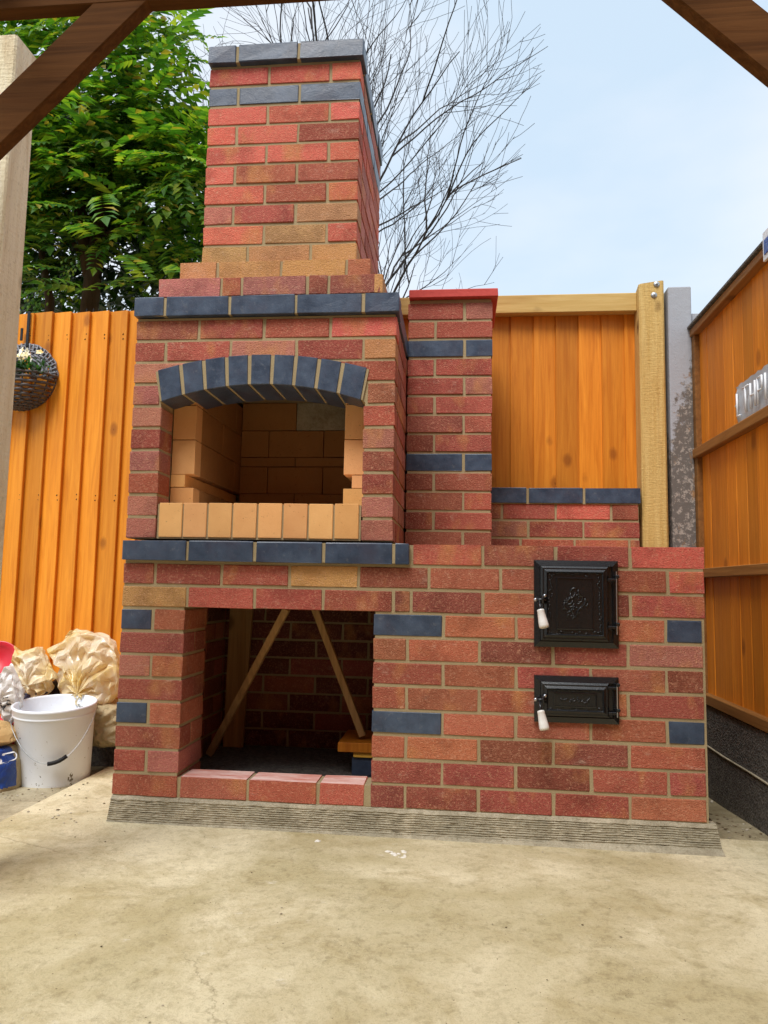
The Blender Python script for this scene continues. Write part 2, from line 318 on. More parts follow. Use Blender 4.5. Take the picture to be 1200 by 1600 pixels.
def add_box(bm, x0, x1, y0, y1, z0, z1, bev=0.0, jit=0.0, mi=0, rot=None):
    """chamfered box (6 + 12 + 8 faces) or a plain one"""
    c = Vector(((x0+x1)/2, (y0+y1)/2, (z0+z1)/2)); h = ((x1-x0)/2, (y1-y0)/2, (z1-z0)/2)
    def P(v):
        v = Vector(v)
        if jit: v += Vector([random.uniform(-jit, jit) for _ in range(3)])
        if rot is not None: v = rot @ v
        return bm.verts.new(c+v)
    fs = []
    if bev <= 0:
        V = {(i, j, k): P((i*h[0], j*h[1], k*h[2])) for i in (-1, 1) for j in (-1, 1) for k in (-1, 1)}
        for ax in range(3):
            for s in (-1, 1):
                q = []
                for a, b in ((-1, -1), (1, -1), (1, 1), (-1, 1)):
                    t = [0, 0, 0]; t[ax] = s; t[(ax+1) % 3] = a; t[(ax+2) % 3] = b; q.append(V[tuple(t)])
                fs.append(bm.faces.new(q))
    else:
        V = {}
        for i in (-1, 1):
            for j in (-1, 1):
                for k in (-1, 1):
                    for ax in range(3):
                        t = [i*h[0], j*h[1], k*h[2]]
                        for d in range(3):
                            if d != ax: t[d] -= (i, j, k)[d]*bev
                        V[(i, j, k, ax)] = P(t)
        for ax in range(3):
            for s in (-1, 1):
                q = []
                for a, b in ((-1, -1), (1, -1), (1, 1), (-1, 1)):
                    t = [0, 0, 0]; t[ax] = s; t[(ax+1) % 3] = a; t[(ax+2) % 3] = b; q.append(V[(*t, ax)])
                fs.append(bm.faces.new(q))
        for ax in range(3):                    # edge chamfers run along ax
            a1, a2 = (ax+1) % 3, (ax+2) % 3
            for s1 in (-1, 1):
                for s2 in (-1, 1):
                    lo = [0, 0, 0]; lo[ax] = -1; lo[a1] = s1; lo[a2] = s2; hi = list(lo); hi[ax] = 1
                    fs.append(bm.faces.new((V[(*lo, a1)], V[(*hi, a1)], V[(*hi, a2)], V[(*lo, a2)])))
        for i in (-1, 1):
            for j in (-1, 1):
                for k in (-1, 1): fs.append(bm.faces.new([V[(i, j, k, ax)] for ax in range(3)]))
    for f in fs: f.material_index = mi
    return fs
def add_prism(bm, pts, y0, y1, mi=0, axis='y'):
    """polygon in x,z pushed along y (or in y,z along x, or in x,y along z)"""
    f = {'y': lambda p, d: (p[0], d, p[1]), 'x': lambda p, d: (d, p[0], p[1]), 'z': lambda p, d: (p[0], p[1], d)}[axis]
    a = [bm.verts.new(f(p, y0)) for p in pts]; b = [bm.verts.new(f(p, y1)) for p in pts]; n = len(pts)
    fs = [bm.faces.new(a), bm.faces.new(b[::-1])]
    for i in range(n): fs.append(bm.faces.new((a[i], a[(i+1) % n], b[(i+1) % n], b[i])))
    for q in fs: q.material_index = mi
def add_tube(bm, pts, rad, n=8, mi=0, cap=True):
    pts = [Vector(p) for p in pts]; rs = rad if isinstance(rad, (list, tuple)) else [rad]*len(pts); rings = []; ref = None
    for i, p in enumerate(pts):
        t = (pts[min(i+1, len(pts)-1)]-pts[max(i-1, 0)]).normalized()
        if ref is None: ref = t.orthogonal()
        u = (ref-t*ref.dot(t)); u = u.normalized() if u.length > 1e-6 else t.orthogonal(); ref = u; w = t.cross(u)
        rings.append([bm.verts.new(p+(u*math.cos(2*PI*k/n)+w*math.sin(2*PI*k/n))*rs[i]) for k in range(n)])
    for a, b in zip(rings, rings[1:]):
        for k in range(n): bm.faces.new((a[k], a[(k+1) % n], b[(k+1) % n], b[k])).material_index = mi
    if cap and n > 2: bm.faces.new(rings[0][::-1]).material_index = mi; bm.faces.new(rings[-1]).material_index = mi
def add_lathe(bm, c, prof, n=48, mi=0, close=False):
    rings = [[bm.verts.new((c[0]+r*math.cos(2*PI*k/n), c[1]+r*math.sin(2*PI*k/n), c[2]+z)) for k in range(n)] for r, z in prof]
    for a, b in zip(rings, rings[1:]):
        for k in range(n): bm.faces.new((a[k], a[(k+1) % n], b[(k+1) % n], b[k])).material_index = mi
    if close: bm.faces.new(rings[0][::-1]); bm.faces.new(rings[-1])
def bar(bm, a, b, w, h, up=(0, 0, 1), bev=1.5, mi=0):
    """a chamfered timber between two points: w across, h along 'up'"""
    a, b = Vector(a), Vector(b); t = (b-a); ln = t.length; t.normalize(); u = Vector(up); u = (u-t*u.dot(t)).normalized(); s = t.cross(u)
    st = len(bm.verts); bm.verts.ensure_lookup_table()
    rot = Matrix((t, s, u)).transposed(); c = (a+b)/2
    new = bmesh.new(); add_box(new, -ln/2, ln/2, -w/2, w/2, -h/2, h/2, bev)
    mp = {}
    for v in new.verts: mp[v] = bm.verts.new(c+rot @ v.co)
    for f in new.faces: bm.faces.new([mp[v] for v in f.verts]).material_index = mi
    new.free()

# bricks share mesh data between equal sizes (three slightly uneven versions each)
CACHE = {}
def brick(parent, x0, x1, y0, y1, z0, z1, col=None, mat='brick', name='brick', bev=1.9, jit=1.25):
    d = (round(x1-x0), round(y1-y0), round(z1-z0)); k = (d, mat, random.randint(0, 2))
    if k not in CACHE:
        bm = bmesh.new(); h = [v/2 for v in d]
        add_box(bm, -h[0], h[0], -h[1], h[1], -h[2], h[2], bev, jit)
        for v in bm.verts: v.co *= S
        bmesh.ops.recalc_face_normals(bm, faces=bm.faces)
        me = bpy.data.meshes.new(name); bm.to_mesh(me); bm.free(); me.materials.append(MAT[mat]); CACHE[k] = me
    o = bpy.data.objects.new(name, CACHE[k]); COL.objects.link(o)
    j = random.uniform
    place(o, parent, ((x0+x1)/2+j(-.7, .7), (y0+y1)/2+j(-.8, .8), (z0+z1)/2+j(-.6, .6)))
    o.rotation_euler = (j(-.004, .004), j(-.003, .003), j(-.004, .004))
    if col: o.color = col
    return o
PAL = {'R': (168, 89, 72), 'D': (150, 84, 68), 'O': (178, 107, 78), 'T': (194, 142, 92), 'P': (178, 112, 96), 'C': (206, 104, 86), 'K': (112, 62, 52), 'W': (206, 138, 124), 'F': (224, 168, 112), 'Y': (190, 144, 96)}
def tone(k):
    r, g, b = PAL[k]; v = random.uniform(0.92, 1.08); return srgb(r*v, g*v*random.uniform(.95, 1.05), b*v*random.uniform(.95, 1.05))
def lay(parent, codes, xs, y0, y1, z0, z1):
    """one course: codes[i] for the brick between xs[i]"""
    for c, (a, b) in zip(codes, xs):
        if c == '-': continue
        if c == 'B': brick(parent, a, b, y0, y1, z0, z1, mat='blue', name='blue_brick')
        else: brick(parent, a, b, y0, y1, z0, z1, tone(c))
def course(*spans):
    """'full'/'half' lengths laid left to right from x with 10 mm joints"""
    x, out = spans[0], []
    for s in spans[1:]:
        out.append((x, x+s)); x += s+10
    return out
F_, H_ = 215, 102.5

# ------------------------------------------------------------------ ground
def zg(x, y):
    return -86 - max(0, min(1, (y-200)/650))*40
def gline(vals): return vals
bm = bmesh.new()
gx = [-60000, -20000, -6000, -3000]+[-2000+100*i for i in range(46)]+[4000, 8000, 20000, 60000]
gy = [-60000, -20000, -8000, -5500]+[-5000+250*i for i in range(20)]+[100*i for i in range(1, 16)]+[2500, 5000, 12000, 40000, 90000]
vv = [[bm.verts.new((x, y, zg(x, y)+(noise.noise(Vector((x*.004, y*.004, 0)))*4 if abs(x) < 3000 and abs(y) < 5000 else 0))) for x in gx] for y in gy]
for j in range(len(gy)-1):
    for i in range(len(gx)-1): bm.faces.new((vv[j][i], vv[j][i+1], vv[j+1][i+1], vv[j+1][i]))
build('ground', bm, 'ground', None, True, 'structure', (0, 0, -86))
def wob(a, b, n, amp, seed):
    a, b = Vector(a), Vector(b); o = []; d = (b-a).normalized(); q = Vector((-d.y, d.x))
    for i in range(n):
        t = i/n; o.append(a.lerp(b, t)+q*noise.noise(Vector((t*n*.35, seed, 0)))*amp*(0 if i == 0 else 1))
    return o
poly = wob((-312, -5200), (2130, -5200), 2, 0, 1)+wob((2130, -5200), (2130, 120), 2, 0, 2)+wob((2130, 120), (1000, 150), 12, 14, 3)+wob((1000, 150), (0, 150), 2, 0, 4)+wob((0, 150), (-20, 640), 2, 0, 5)+wob((-20, 640), (-330, 660), 14, 14, 6)+wob((-330, 660), (-312, -5200), 90, 9, 7)
bm = bmesh.new(); add_prism(bm, [(p.x, p.y) for p in poly], -150, -80, axis='z')
build('patio', bm, 'patio', None, False, 'structure', (900, -2000, -150))

# ------------------------------------------------------------------ brick oven
W = 1847
oven = thing('brick_oven', 'red brick outdoor oven with arched mouth, blue brick bands and tall stepped chimney', 'brick oven', (W/2, 450, -80))
base = node('oven_base', oven, (W/2, 466, 0))
BD = 932
# mortar body of the base: the joints are its face, 4 mm behind the bricks
r = 3
bm = bmesh.new()
add_prism(bm, [(r, -6), (211, -6), (211, 600), (839, 600), (839, -6), (W-r, -6), (W-r, 811), (r, 811)], r, 211)
add_box(bm, 211, 839, r, 98, -6, 60.5)
add_box(bm, r, 98, 211, 809, -6, 811); add_box(bm, 839, W-r, 211, BD-r, -6, 811)
add_box(bm, r, 839, 809, BD-r, -6, 811); add_box(bm, 98, 839, 211, 809, 622, 811)
build('mortar', bm, 'mortar', base, origin=(0, 0, 0))
bm = bmesh.new(); add_box(bm, 98, 839, 98, 809, -30, -2); build('niche_floor', bm, 'gravel', base)  # dark material carries the niche's shade in its colour
bm = bmesh.new(); add_box(bm, 104, 833, 108, 800, 600.5, 619, 1); build('shuttering_board', bm, 'prop', base)
R0 = W-1012.5
A = course(R0, H_, F_, F_, F_, F_); B = course(R0, F_, F_, F_, F_, H_)
LF, LH = [(0, F_)], [(0, H_), (112.5, F_)]
rowsR = {1: (A, 'DDRRO'), 2: (B, 'RRDRR'), 3: (A, 'OODDR'), 4: (B, 'BOOOB'), 5: (A, 'ROROR'), 6: (B, 'ROROD'), 7: (A, 'OODDP'), 8: (B, 'BOOOB')}
rowsL = {1: (LF, 'R'), 2: (LH, 'RP'), 3: (LF, 'D'), 4: (LH, 'BO'), 5: (LF, 'R'), 6: (LH, 'PO'), 7: (LF, 'D'), 8: (LH, 'BO')}
for k in range(1, 9):
    z0 = (k-1)*75; z1 = z0+65
    xs, cs = rowsR[k]; lay(base, cs, xs, 0, H_, z0, z1)
    xs, cs = rowsL[k]
    if k % 2: lay(base, cs, xs, 0, H_, z0, z1); lay(base, 'DO'[k % 3 == 0], xs, 112.5, F_, z0, z1)
    else: lay(base, cs, xs, 0, F_, z0, z1)
lay(base, 'TCRRD', course(0, F_, F_, F_, F_, 47), 0, H_, 600, 665)
lay(base, 'DODR', course(W-890, F_, F_, F_, F_), 0, H_, 600, 665)
lay(base, 'RRRTDOO-', course(0, H_, F_, F_, F_, F_, F_, F_, 47), 0, H_, 675, 740)
lay(base, 'RC', [(W-327.5, W-112.5), (W-102.5, W)], 0, H_, 675, 740)
lay(base, 'CDRC', course(W-890, F_, F_, F_, F_), 0, H_, 750, 815)
for (a, b) in course(0, F_, F_, F_, F_, 44): brick(base, a, b, -20, 82, 750, 815, mat='blue', name='blue_brick')
bm = bmesh.new()
for a in (215, 440, 665, 890): add_box(bm, a-1, a+11, -16, 30, 751.5, 813.5)
build('mortar_joints', bm, 'mortar', base, kind='stuff')
for (a, b), c in zip([(225, 440), (450, 665), (675, 814)], 'ORC'):
    o = brick(base, a, b, 0, H_, 0, 65, tone(c), name='sill_brick'); o.data = o.data.copy(); o.data.materials.append(MAT['sill_top'])
    for p in o.data.polygons: p.material_index = 1 if p.normal.z > .9 else 0
bm = bmesh.new(); add_box(bm, 815, 836, 2.5, 98, 0, 63); build('mortar_joints', bm, 'mortar', base)
# inside of the niche: brick tones darkened to stand in for shade
for k in range(1, 9):
    z0 = (k-1)*75; z1 = z0+65
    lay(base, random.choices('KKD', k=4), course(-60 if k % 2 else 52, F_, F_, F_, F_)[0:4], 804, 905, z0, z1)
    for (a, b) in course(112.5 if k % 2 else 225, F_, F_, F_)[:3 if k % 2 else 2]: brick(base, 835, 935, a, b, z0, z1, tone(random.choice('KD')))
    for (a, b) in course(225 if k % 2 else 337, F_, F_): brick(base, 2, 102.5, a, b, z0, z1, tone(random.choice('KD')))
# flanks of the base, seen only from the side: joined brickwork
def side_wall(bm, x0, x1, ya, yb, z0, rows, off):
    for k in range(rows):
        y = ya+(0 if (k+off) % 2 else -112.5)
        while y < yb:
            a, b = max(ya, y), min(yb, y+F_)
            if b-a > 25: add_box(bm, x0, x1, a, b, z0+k*75, z0+k*75+65, 2.2, .8)
            y += 225
bm = bmesh.new(); side_wall(bm, 0, 100, 225, BD, 0, 11, 0); side_wall(bm, W-100, W, 112.5, BD, 0, 11, 1)
build('brickwork', bm, 'brickwork', base, kind='stuff')
# slab top of the base
bm = bmesh.new(); add_box(bm, 960, W-8, 110, BD-8, 811, 816); build('mortar_bed', bm, 'mortar', base)

# combed mortar skirt
bm = bmesh.new()
prof = []
for i in range(37):
    t = i/36; prof.append(t)
nx = 230; rows = []
NR = 110
for i in range(NR+1):
    t = i/NR; row = []
    for j in range(nx+1):
        x = 0+(W+16)*j/nx; sl = j/nx
        zt = -2-3*noise.noise(Vector((x*.02, 1, 0))); z = zt+(-84-zt)*t
        y = 2-9*min(1, t*8)-(8+12*sl)*t-22*max(0, t-.80)/.20*(.1+.9*sl)
        if .13 < t < .80+.14*(1-sl):
            ph = (t*60+sl*2.2+noise.noise(Vector((x*.004, t*2, 2)))*.8)
            y += 4.2*abs(math.sin(ph*PI/4.6))**.7*(0.85+0.55*noise.noise(Vector((x*.02, t*14, 5))))
        y += 2.2*noise.noise(Vector((x*.05, t*22, 9)))+1.4*noise.noise(Vector((x*.17, t*40, 3)))
        row.append(bm.verts.new((x-(8*t if j == 0 else 0)+(12*t if j == nx else 0), y, z)))
    rows.append(row)
for a, b in zip(rows, rows[1:]):
    for j in range(nx): bm.faces.new((a[j], a[j+1], b[j+1], b[j]))
for (x0, x1, s) in ((0, 0, 0), (W+16, W+16, nx)):
    col = [rw[s] for rw in rows]; back = [bm.verts.new((v.co.x-(0), BD, v.co.z)) for v in (col[0], col[-1])]
    bm.faces.new(col+[back[1], back[0]])
tb = [bm.verts.new((0, 30, -2)), bm.verts.new((W+16, 30, -2))]
bm.faces.new(rows[0]+[tb[1], tb[0]])
build('mortar_skirt', bm, 'render', oven, False)

# ---- oven chamber
cham = node('oven_chamber', oven, (445, 400, 825))
zr = lambda k: 825+(k-1)*75
ARC_C = None
# segmental arch through crown and springings
def circle(hw, zs, zc):
    h = zc-zs; rr = (hw*hw+h*h)/(2*h); return rr, zc-rr
cx = 440.0; AH, AO = 337.0, 356.0
def arch_in(u): return (cx+AH*u, 1339-56*u*u)
def arch_out(u): return (cx+AO*u, 1441-50*u*u)
def arcs(f, a0, a1, n=24, dz=0): return [(f(a0+(a1-a0)*i/n)[0], f(a0+(a1-a0)*i/n)[1]+dz) for i in range(n+1)]
bm = bmesh.new()
pl = [(r, 823), (98.5, 823), (98.5, 1278)]+arcs(arch_in, -1, 1, 24, 4)+[(791.5, 1278), (791.5, 823), (886, 823), (886, 1573), (r, 1573)]
add_prism(bm, pl, r, 106)
add_box(bm, r, 98, 106, 796, 823, 1573); add_box(bm, 796, 886, 106, 796, 823, 1573)
add_box(bm, 98, 796, 700, 796, 823, 1573); add_box(bm, 98, 796, 106, 700, 1440, 1573); add_box(bm, 98, 796, 82, 700, 818, 936)
add_box(bm, 98, 796, 106, 214, 1400, 1438)
build('mortar', bm, 'mortar', cham, origin=(0, 0, 823))
for k in range(1, 8):
    z0, z1 = zr(k), zr(k)+65
    lay(cham, 'PPRPRPP'[k-1], [(0, 102.5 if k < 7 else 92)], 0, H_, z0, z1)
    lay(cham, 'PPRDPRO'[k-1], [(787.5 if k < 7 else 800, 890)], 0, H_, z0, z1)
lay(cham, 'P', [(0, 205)], 0, 90, zr(8), zr(8)+65); lay(cham, 'R', [(690, 890)], 0, 90, zr(8), zr(8)+65)
# trim the two bricks beside the arch to its curve: the arch stands a little proud of them
lay(cham, 'RRPRT', course(0, H_, F_, F_, F_, H_)[:5], 0, H_, zr(9), zr(9)+65)
lay(cham, 'DRRC', course(0, F_, F_, F_, F_), 0, H_, zr(10), zr(10)+65)
n = 9
for i in range(n):
    a0 = -1+2*i/n; a1 = -1+2*(i+1)/n; g = 5.5/340
    a0 += g*(i > 0); a1 -= g*(i < n-1)
    bm = bmesh.new(); P2 = [Vector(p) for p in (arch_in(a0), arch_in(a1), arch_out(a1-g*.1), arch_out(a0+g*.1))]
    c0 = sum(P2, Vector((0, 0)))/4
    # chamfered outline front and back
    ins = [c0+(p-c0)*.955 for p in P2]
    rings = [[bm.verts.new((p.x, yy, p.y)) for p in pp] for pp, yy in ((ins, -7), (P2, -4), (P2, 205), (ins, 208))]
    for u, v in zip(rings, rings[1:]):
        for k in range(4): bm.faces.new((u[k], u[(k+1) % 4], v[(k+1) % 4], v[k]))
    bm.faces.new(rings[0]); bm.faces.new(rings[-1][::-1])
    build('arch_brick', bm, 'blue', cham)
bm = bmesh.new(); add_prism(bm, arcs(arch_out, -1.02, 1.02, 24, -3)+arcs(arch_in, 1.02, -1.02, 24, 3), -3.5, 203); build('arch_mortar', bm, 'mortar', cham)
# firebrick mouth and lining
for i in range(8):
    a = 111+i*84.2; brick(cham, a, a+78, 1, 80, 828, 942, tone('F'), 'fire', 'firebrick', 1.5, .5)
bm = bmesh.new(); add_box(bm, 104.5, 785.5, 5.5, 76, 823, 938); build('mortar_bed', bm, 'mortar', cham)
def fire(x0, x1, y0, y1, z0, z1): brick(cham, x0, x1, y0, y1, z0, z1, tone('F'), 'fire' if y0 < 115 else 'fire_shaded', 'firebrick', 1.2, .4)
zl = [(944, 1006), (1054, 1174), (1177, 1297), (1300, 1420)]
for side in (0, 1):
    fx = (lambda a, b: (a, b)) if side == 0 else (lambda a, b: (893-b, 893-a))
    for (za, zb) in zl:
        ya = 110
        for j, ln in enumerate((64, 160 if za in (1054, 1300) else 230, 230, 230)):
            ye = min(ya+ln, 700)
            if ye-ya > 20: fire(*fx(102, 184), ya, ye, za, zb)
            ya = ye+2.5
    fire(*fx(102, 154), 110, 700, 1008, 1052)
for k, (za, zb) in enumerate([(944, 1052), (1055, 1166), (1169, 1205), (1208, 1319), (1322, 1437)]):
    x = 188-(115 if k % 2 else 0)
    while x < 706:
        a, b = max(x, 187), min(x+230, 706)
        if b-a > 20:
            o = brick(cham, a, b, 640, 702, za, zb, tone('Y'), 'fire_shaded', 'firebrick', 1.2, .4)
            if k == 4 and a > 400: o.data = o.data.copy(); o.data.materials[0] = MAT['render']; o['label'] = 'grey stained firebrick at the back'
        x += 233
bm = bmesh.new(); add_box(bm, 100, 793, 110, 640, 936, 941); build('oven_floor', bm, 'fire', cham)
# right flank: alternate stretchers behind the front bats
for k in range(1, 11):
    z0, z1 = zr(k), zr(k)+65; off = 112.5 if k in (1, 3, 5, 7, 9, 10) else 112.5
    pieces = [(112.5, 327.5), (337.5, 552.5)] if k % 2 else [(112.5, 215), (225, 440), (450, 665)]
    for a, b in pieces: brick(cham, 787.5, 890, a, b, z0, z1, tone(random.choice('PRRPO')))
bm = bmesh.new(); side_wall(bm, 0, 98, 112.5, 800, 825, 10, 0); build('brickwork', bm, 'brickwork', cham, kind='stuff')
# blue capping course
for (a, b) in course(-4, H_, F_+1, F_+1, F_+1, 112): brick(cham, a, b, -20, 82, 1575, 1640, mat='blue', name='blue_brick')
for (a, b) in course(92, F_, F_, F_): brick(cham, 792, 895, a, b, 1575, 1640, mat='blue', name='blue_brick'); brick(cham, -4, 98, a, b, 1575, 1640, mat='blue', name='blue_brick')
bm = bmesh.new(); add_box(bm, -1, 891.5, -16.5, 796, 1576.5, 1638); build('mortar_joints', bm, 'mortar', cham)

# ---- chimney with its two stepped courses
chim = node('chimney', oven, (463, 424, 1640))
bm = bmesh.new()
add_box(bm, 74, 838, 9, 780, 1636, 1713); add_box(bm, 128, 791, 52, 768, 1713, 1788); add_box(bm, 189.5, 734, 95, 752, 1788, 2612); 
build('mortar', bm, 'mortar', chim, origin=(463, 424, 1636))
lay(chim, 'PRPDD-', course(70, F_, 62, F_, 62, 169), 5, 107, 1650, 1715); 
lay(chim, 'TTTO', course(124, 130, F_, F_+2, 79), 48, 150, 1725, 1790)
brick(chim, 812, 842, 6, 107, 1650, 1715, tone('T'))
brick(chim, 782, 795, 49, 150, 1725, 1790, tone('O')) if False else None
for (a, b) in course(160, F_, F_, F_):
    brick(chim, 693, 795, a, b, 1725, 1790, tone('O')); brick(chim, 740, 842, a-43, b-43, 1650, 1715, tone('P'))
CX0 = 185.5
full = course(CX0, F_, F_, H_); alt = course(CX0, H_, F_, F_)
rows = {1: (course(CX0, 160, F_, 157), 'YYT'), 2: (full, 'CYC'), 3: (alt, 'PRY'), 4: (full, 'CRC'), 5: (alt, 'CRR'), 6: (full, 'CCC'), 7: (alt, 'CCR'), 8: (full, 'CCC'), 9: (alt, 'BBB'), 10: (full, 'CCC')}  # C is the same brick, lightened for the brighter light up here
for k, (xs, cs) in rows.items():
    z0 = 1800+(k-1)*75; z1 = z0+65; lay(chim, cs, xs, 91, 91+H_, z0, z1)
    for side in (0,):
        pcs = course(203.5, F_, F_, H_) if k % 2 == 0 else course(203.5, H_, F_, F_)
        for a, b in pcs:
            if k == 9: brick(chim, 635.5, 738, a, b, z0, z1, mat='blue', name='blue_brick')
            else: brick(chim, 635.5, 738, a, b, z0, z1, tone(random.choice('PCPRP')))
bm = bmesh.new(); side_wall(bm, CX0, CX0+100, 203.5, 756, 1800, 10, 1); side_wall(bm, 124, 224, 160, 770, 1725, 1, 0); side_wall(bm, 70, 170, 117, 780, 1650, 1, 1)
build('brickwork', bm, 'brickwork', chim, kind='stuff')
z0 = 2550
for (a, b) in course(183, 102.5, F_, 229): brick(chim, a, b, 71, 174, z0, z0+65, mat='blue', name='blue_brick')
for (a, b) in course(184, F_, F_, 142): brick(chim, 642, 744, a, b, z0, z0+65, mat='blue', name='blue_brick'); brick(chim, 181, 283, a, b, z0, z0+65, mat='blue', name='blue_brick')
bm = bmesh.new(); add_box(bm, 185, 740.5, 75, 772, z0+1.5, z0+62); build('mortar_joints', bm, 'mortar', chim)

# ---- smoker column with its red tile top
colm = node('smoker_column', oven, (1058, 632, 825))
bm = bmesh.new(); add_box(bm, 898.5, 1218, 472, 792, 815, 1802); build('mortar', bm, 'mortar', colm)
codes = ['DD', 'DR', 'DR', 'DR', 'BB', 'DR', 'DR', 'RR', 'RP', 'RR', 'BB', 'RR', 'RP']
for k in range(1, 14):
    z0 = 825+(k-1)*75; z1 = z0+65
    xs = [(894.5, 997), (1007, 1222)] if k % 2 == 0 else [(894.5, 1109.5), (1119.5, 1222)]
    if k % 2 == 1: xs = [(1007-112.5, 1222-112.5), (1119.5, 1222)]
    lay(colm, codes[k-1], xs, 468, 468+H_, z0, z1)
bm = bmesh.new(); side_wall(bm, 1122, 1222, 580.5, 795, 825, 13, 0); build('brickwork', bm, 'brickwork', colm, kind='stuff')
bm = bmesh.new(); add_box(bm, 897, 1243, 446, 815, 1806, 1838, 2.5, .8); build('capping_tile', bm, 'tile', colm)
bm = bmesh.new(); add_box(bm, 915, 1214, 476, 790, 1800, 1807); build('mortar_bed', bm, 'mortar', colm)

# ---- low back wall
low = node('back_wall', oven, (1545, 880, 815))
bm = bmesh.new(); add_box(bm, 1226, 1848, 834, BD-6, 812, 1042); build('mortar', bm, 'mortar', low)
zz = [825, 900.5, 976]
lay(low, 'DRRR', course(1226, 128, F_, F_, 36), 830, BD, zz[0], zz[0]+65)
lay(low, 'PRR', course(1226, 160, F_+4, F_+10), 830, BD, zz[1], zz[1]+65)
lay(low, 'DRCR', course(1226, 50, F_, F_+4, 107), 830, BD, zz[2], zz[2]+65)
for (a, b) in course(1224, 160, F_+8, F_+12): brick(low, a, b, 822, BD, 1044, 1109, mat='blue', name='blue_brick')
bm = bmesh.new(); add_box(bm, 1228, 1844, 827, BD-4, 1040, 1106); build('mortar_joints', bm, 'mortar', low)

# ---- the two iron doors
def iron_door(name, x0, x1, z0, z1, ornament):
    d = node(name, oven, ((x0+x1)/2, -8, z0))
    def frame(bm, a, b, c, e, wd, yo, yi, yb):
        """rectangular moulding: outer lip yo, inner lip yi"""
        o = [(a, c), (b, c), (b, e), (a, e)]; i = [(a+wd, c+wd), (b-wd, c+wd), (b-wd, e-wd), (a+wd, e-wd)]
        V = [[bm.verts.new((p[0], y, p[1])) for p in pts] for pts, y in ((o, yb), (o, yo), (i, yi), (i, yb))]
        for u, v in zip(V, V[1:]):
            for k in range(4): bm.faces.new((u[k], u[(k+1) % 4], v[(k+1) % 4], v[k]))
    bm = bmesh.new(); frame(bm, x0, x1, z0, z1, 17, -12, -17, 30); add_box(bm, x0+2, x1-2, -8, 30, z0+2, z1-2)
    build('door_frame', bm, 'iron', d)
    a, b, c, e = x0+19, x1-30, z0+20, z1-18
    bm = bmesh.new(); frame(bm, a, b, c, e, 18, -17, -31, -6); frame(bm, a+17, b-17, c+17, e-17, 4, -31, -26, -6); add_box(bm, a+6, b-6, -25, -7, c+6, e-6)
    m = 27 if z1-z0 > 200 else 17
    frame(bm, a+20+m, b-20-m, c+18+m*.6, e-18-m*.6, 3.2, -28, -28.5, -20)
    door = build('door_panel', bm, 'iron', d)
    # cast relief: foliage strokes round the border, a maned head in the middle
    bm = bmesh.new(); rnd = random.Random(3)
    def stroke(p, q, bow, rad):
        pts = []
        for i in range(6):
            t = i/5; u = (p[0]+(q[0]-p[0])*t, p[1]+(q[1]-p[1])*t); nrm = (-(q[1]-p[1]), q[0]-p[0])
            s = math.sin(t*PI)*bow; pts.append((u[0]+nrm[0]*s, -25.4, u[1]+nrm[1]*s))
        rad *= 1.35; add_tube(bm, pts, [rad*.4, rad, rad*1.1, rad, rad*.8, rad*.3], 5)
    xa, xb, zc_, zd = a+24, b-24, c+22, e-22
    xx = xa
    while xx < xb-8:
        for zz_ in (zc_+3, zd-3):
            if rnd.random() < .85: stroke((xx, zz_+rnd.uniform(-2, 2)), (xx+rnd.uniform(8, 15), zz_+rnd.uniform(-4, 4)), rnd.choice((-.3, .3)), 1.7)
        xx += 11
    if z1-z0 > 200:
        zz_ = zc_
        while zz_ < zd-8:
            for x_ in (xa+4, xb-4):
                stroke((x_+rnd.uniform(-3, 3), zz_), (x_+rnd.uniform(-5, 5), zz_+rnd.uniform(8, 14)), rnd.choice((-.35, .35)), 1.7)
            zz_ += 11
        mx_, mz_ = (a+b)/2, (c+e)/2
        for p, q, bw in ornament: stroke((mx_+p[0], mz_+p[1]), (mx_+q[0], mz_+q[1]), bw, 2.3)
        for i in range(26):
            an = rnd.uniform(0, 2*PI); rr = rnd.uniform(14, 38); px_, pz_ = mx_+rr*math.cos(an)*.9, mz_+rr*math.sin(an)*1.2
            stroke((px_, pz_), (px_+rnd.uniform(-12, -4), pz_+rnd.uniform(-14, 2)), rnd.choice((-.3, .3)), 1.6)
    else:
        mx_, mz_ = (a+b)/2, (c+e)/2
        for i in range(20):
            px_ = mx_+rnd.uniform(-44, 44); pz_ = mz_+rnd.uniform(-9, 9)*(1-abs(px_-mx_)/60)
            stroke((px_, pz_), (px_+rnd.uniform(-12, 12), pz_+rnd.uniform(-7, 7)), rnd.choice((-.35, .35)), 1.7)
    build('relief', bm, 'iron', d, True, 'stuff')
    # hinges and pin on the right
    bm = bmesh.new()
    for zz_ in (z0+.24*(z1-z0), z1-.22*(z1-z0)):
        add_box(bm, b-4, x1-3, -24, -15, zz_-4, zz_+4, 1); add_box(bm, x1-10, x1+1, -29, -10, zz_+5, zz_+15, 2)
    build('hinge', bm, 'iron', d)
    bm = bmesh.new(); add_tube(bm, [(x1-7, -23, z0+.16*(z1-z0)), (x1-7, -23, z1-.12*(z1-z0))], 2.2, 8); build('hinge_pin', bm, 'steel', d)
    # latch and porcelain handle on the left
    hz = z0+(.54*(z1-z0) if z1-z0 > 200 else .50*(z1-z0))
    bm = bmesh.new(); add_box(bm, x0+20, x0+27, -52, -14, hz-12, hz+14, 2); add_tube(bm, [(x0+2, -36, hz), (x0+34, -36, hz)], 5, 8); add_tube(bm, [(x0+12, -36, hz), (x0+14, -50, hz-18), (x0+17, -58, hz-34)], 4, 8)
    build('latch', bm, 'iron', d, True)
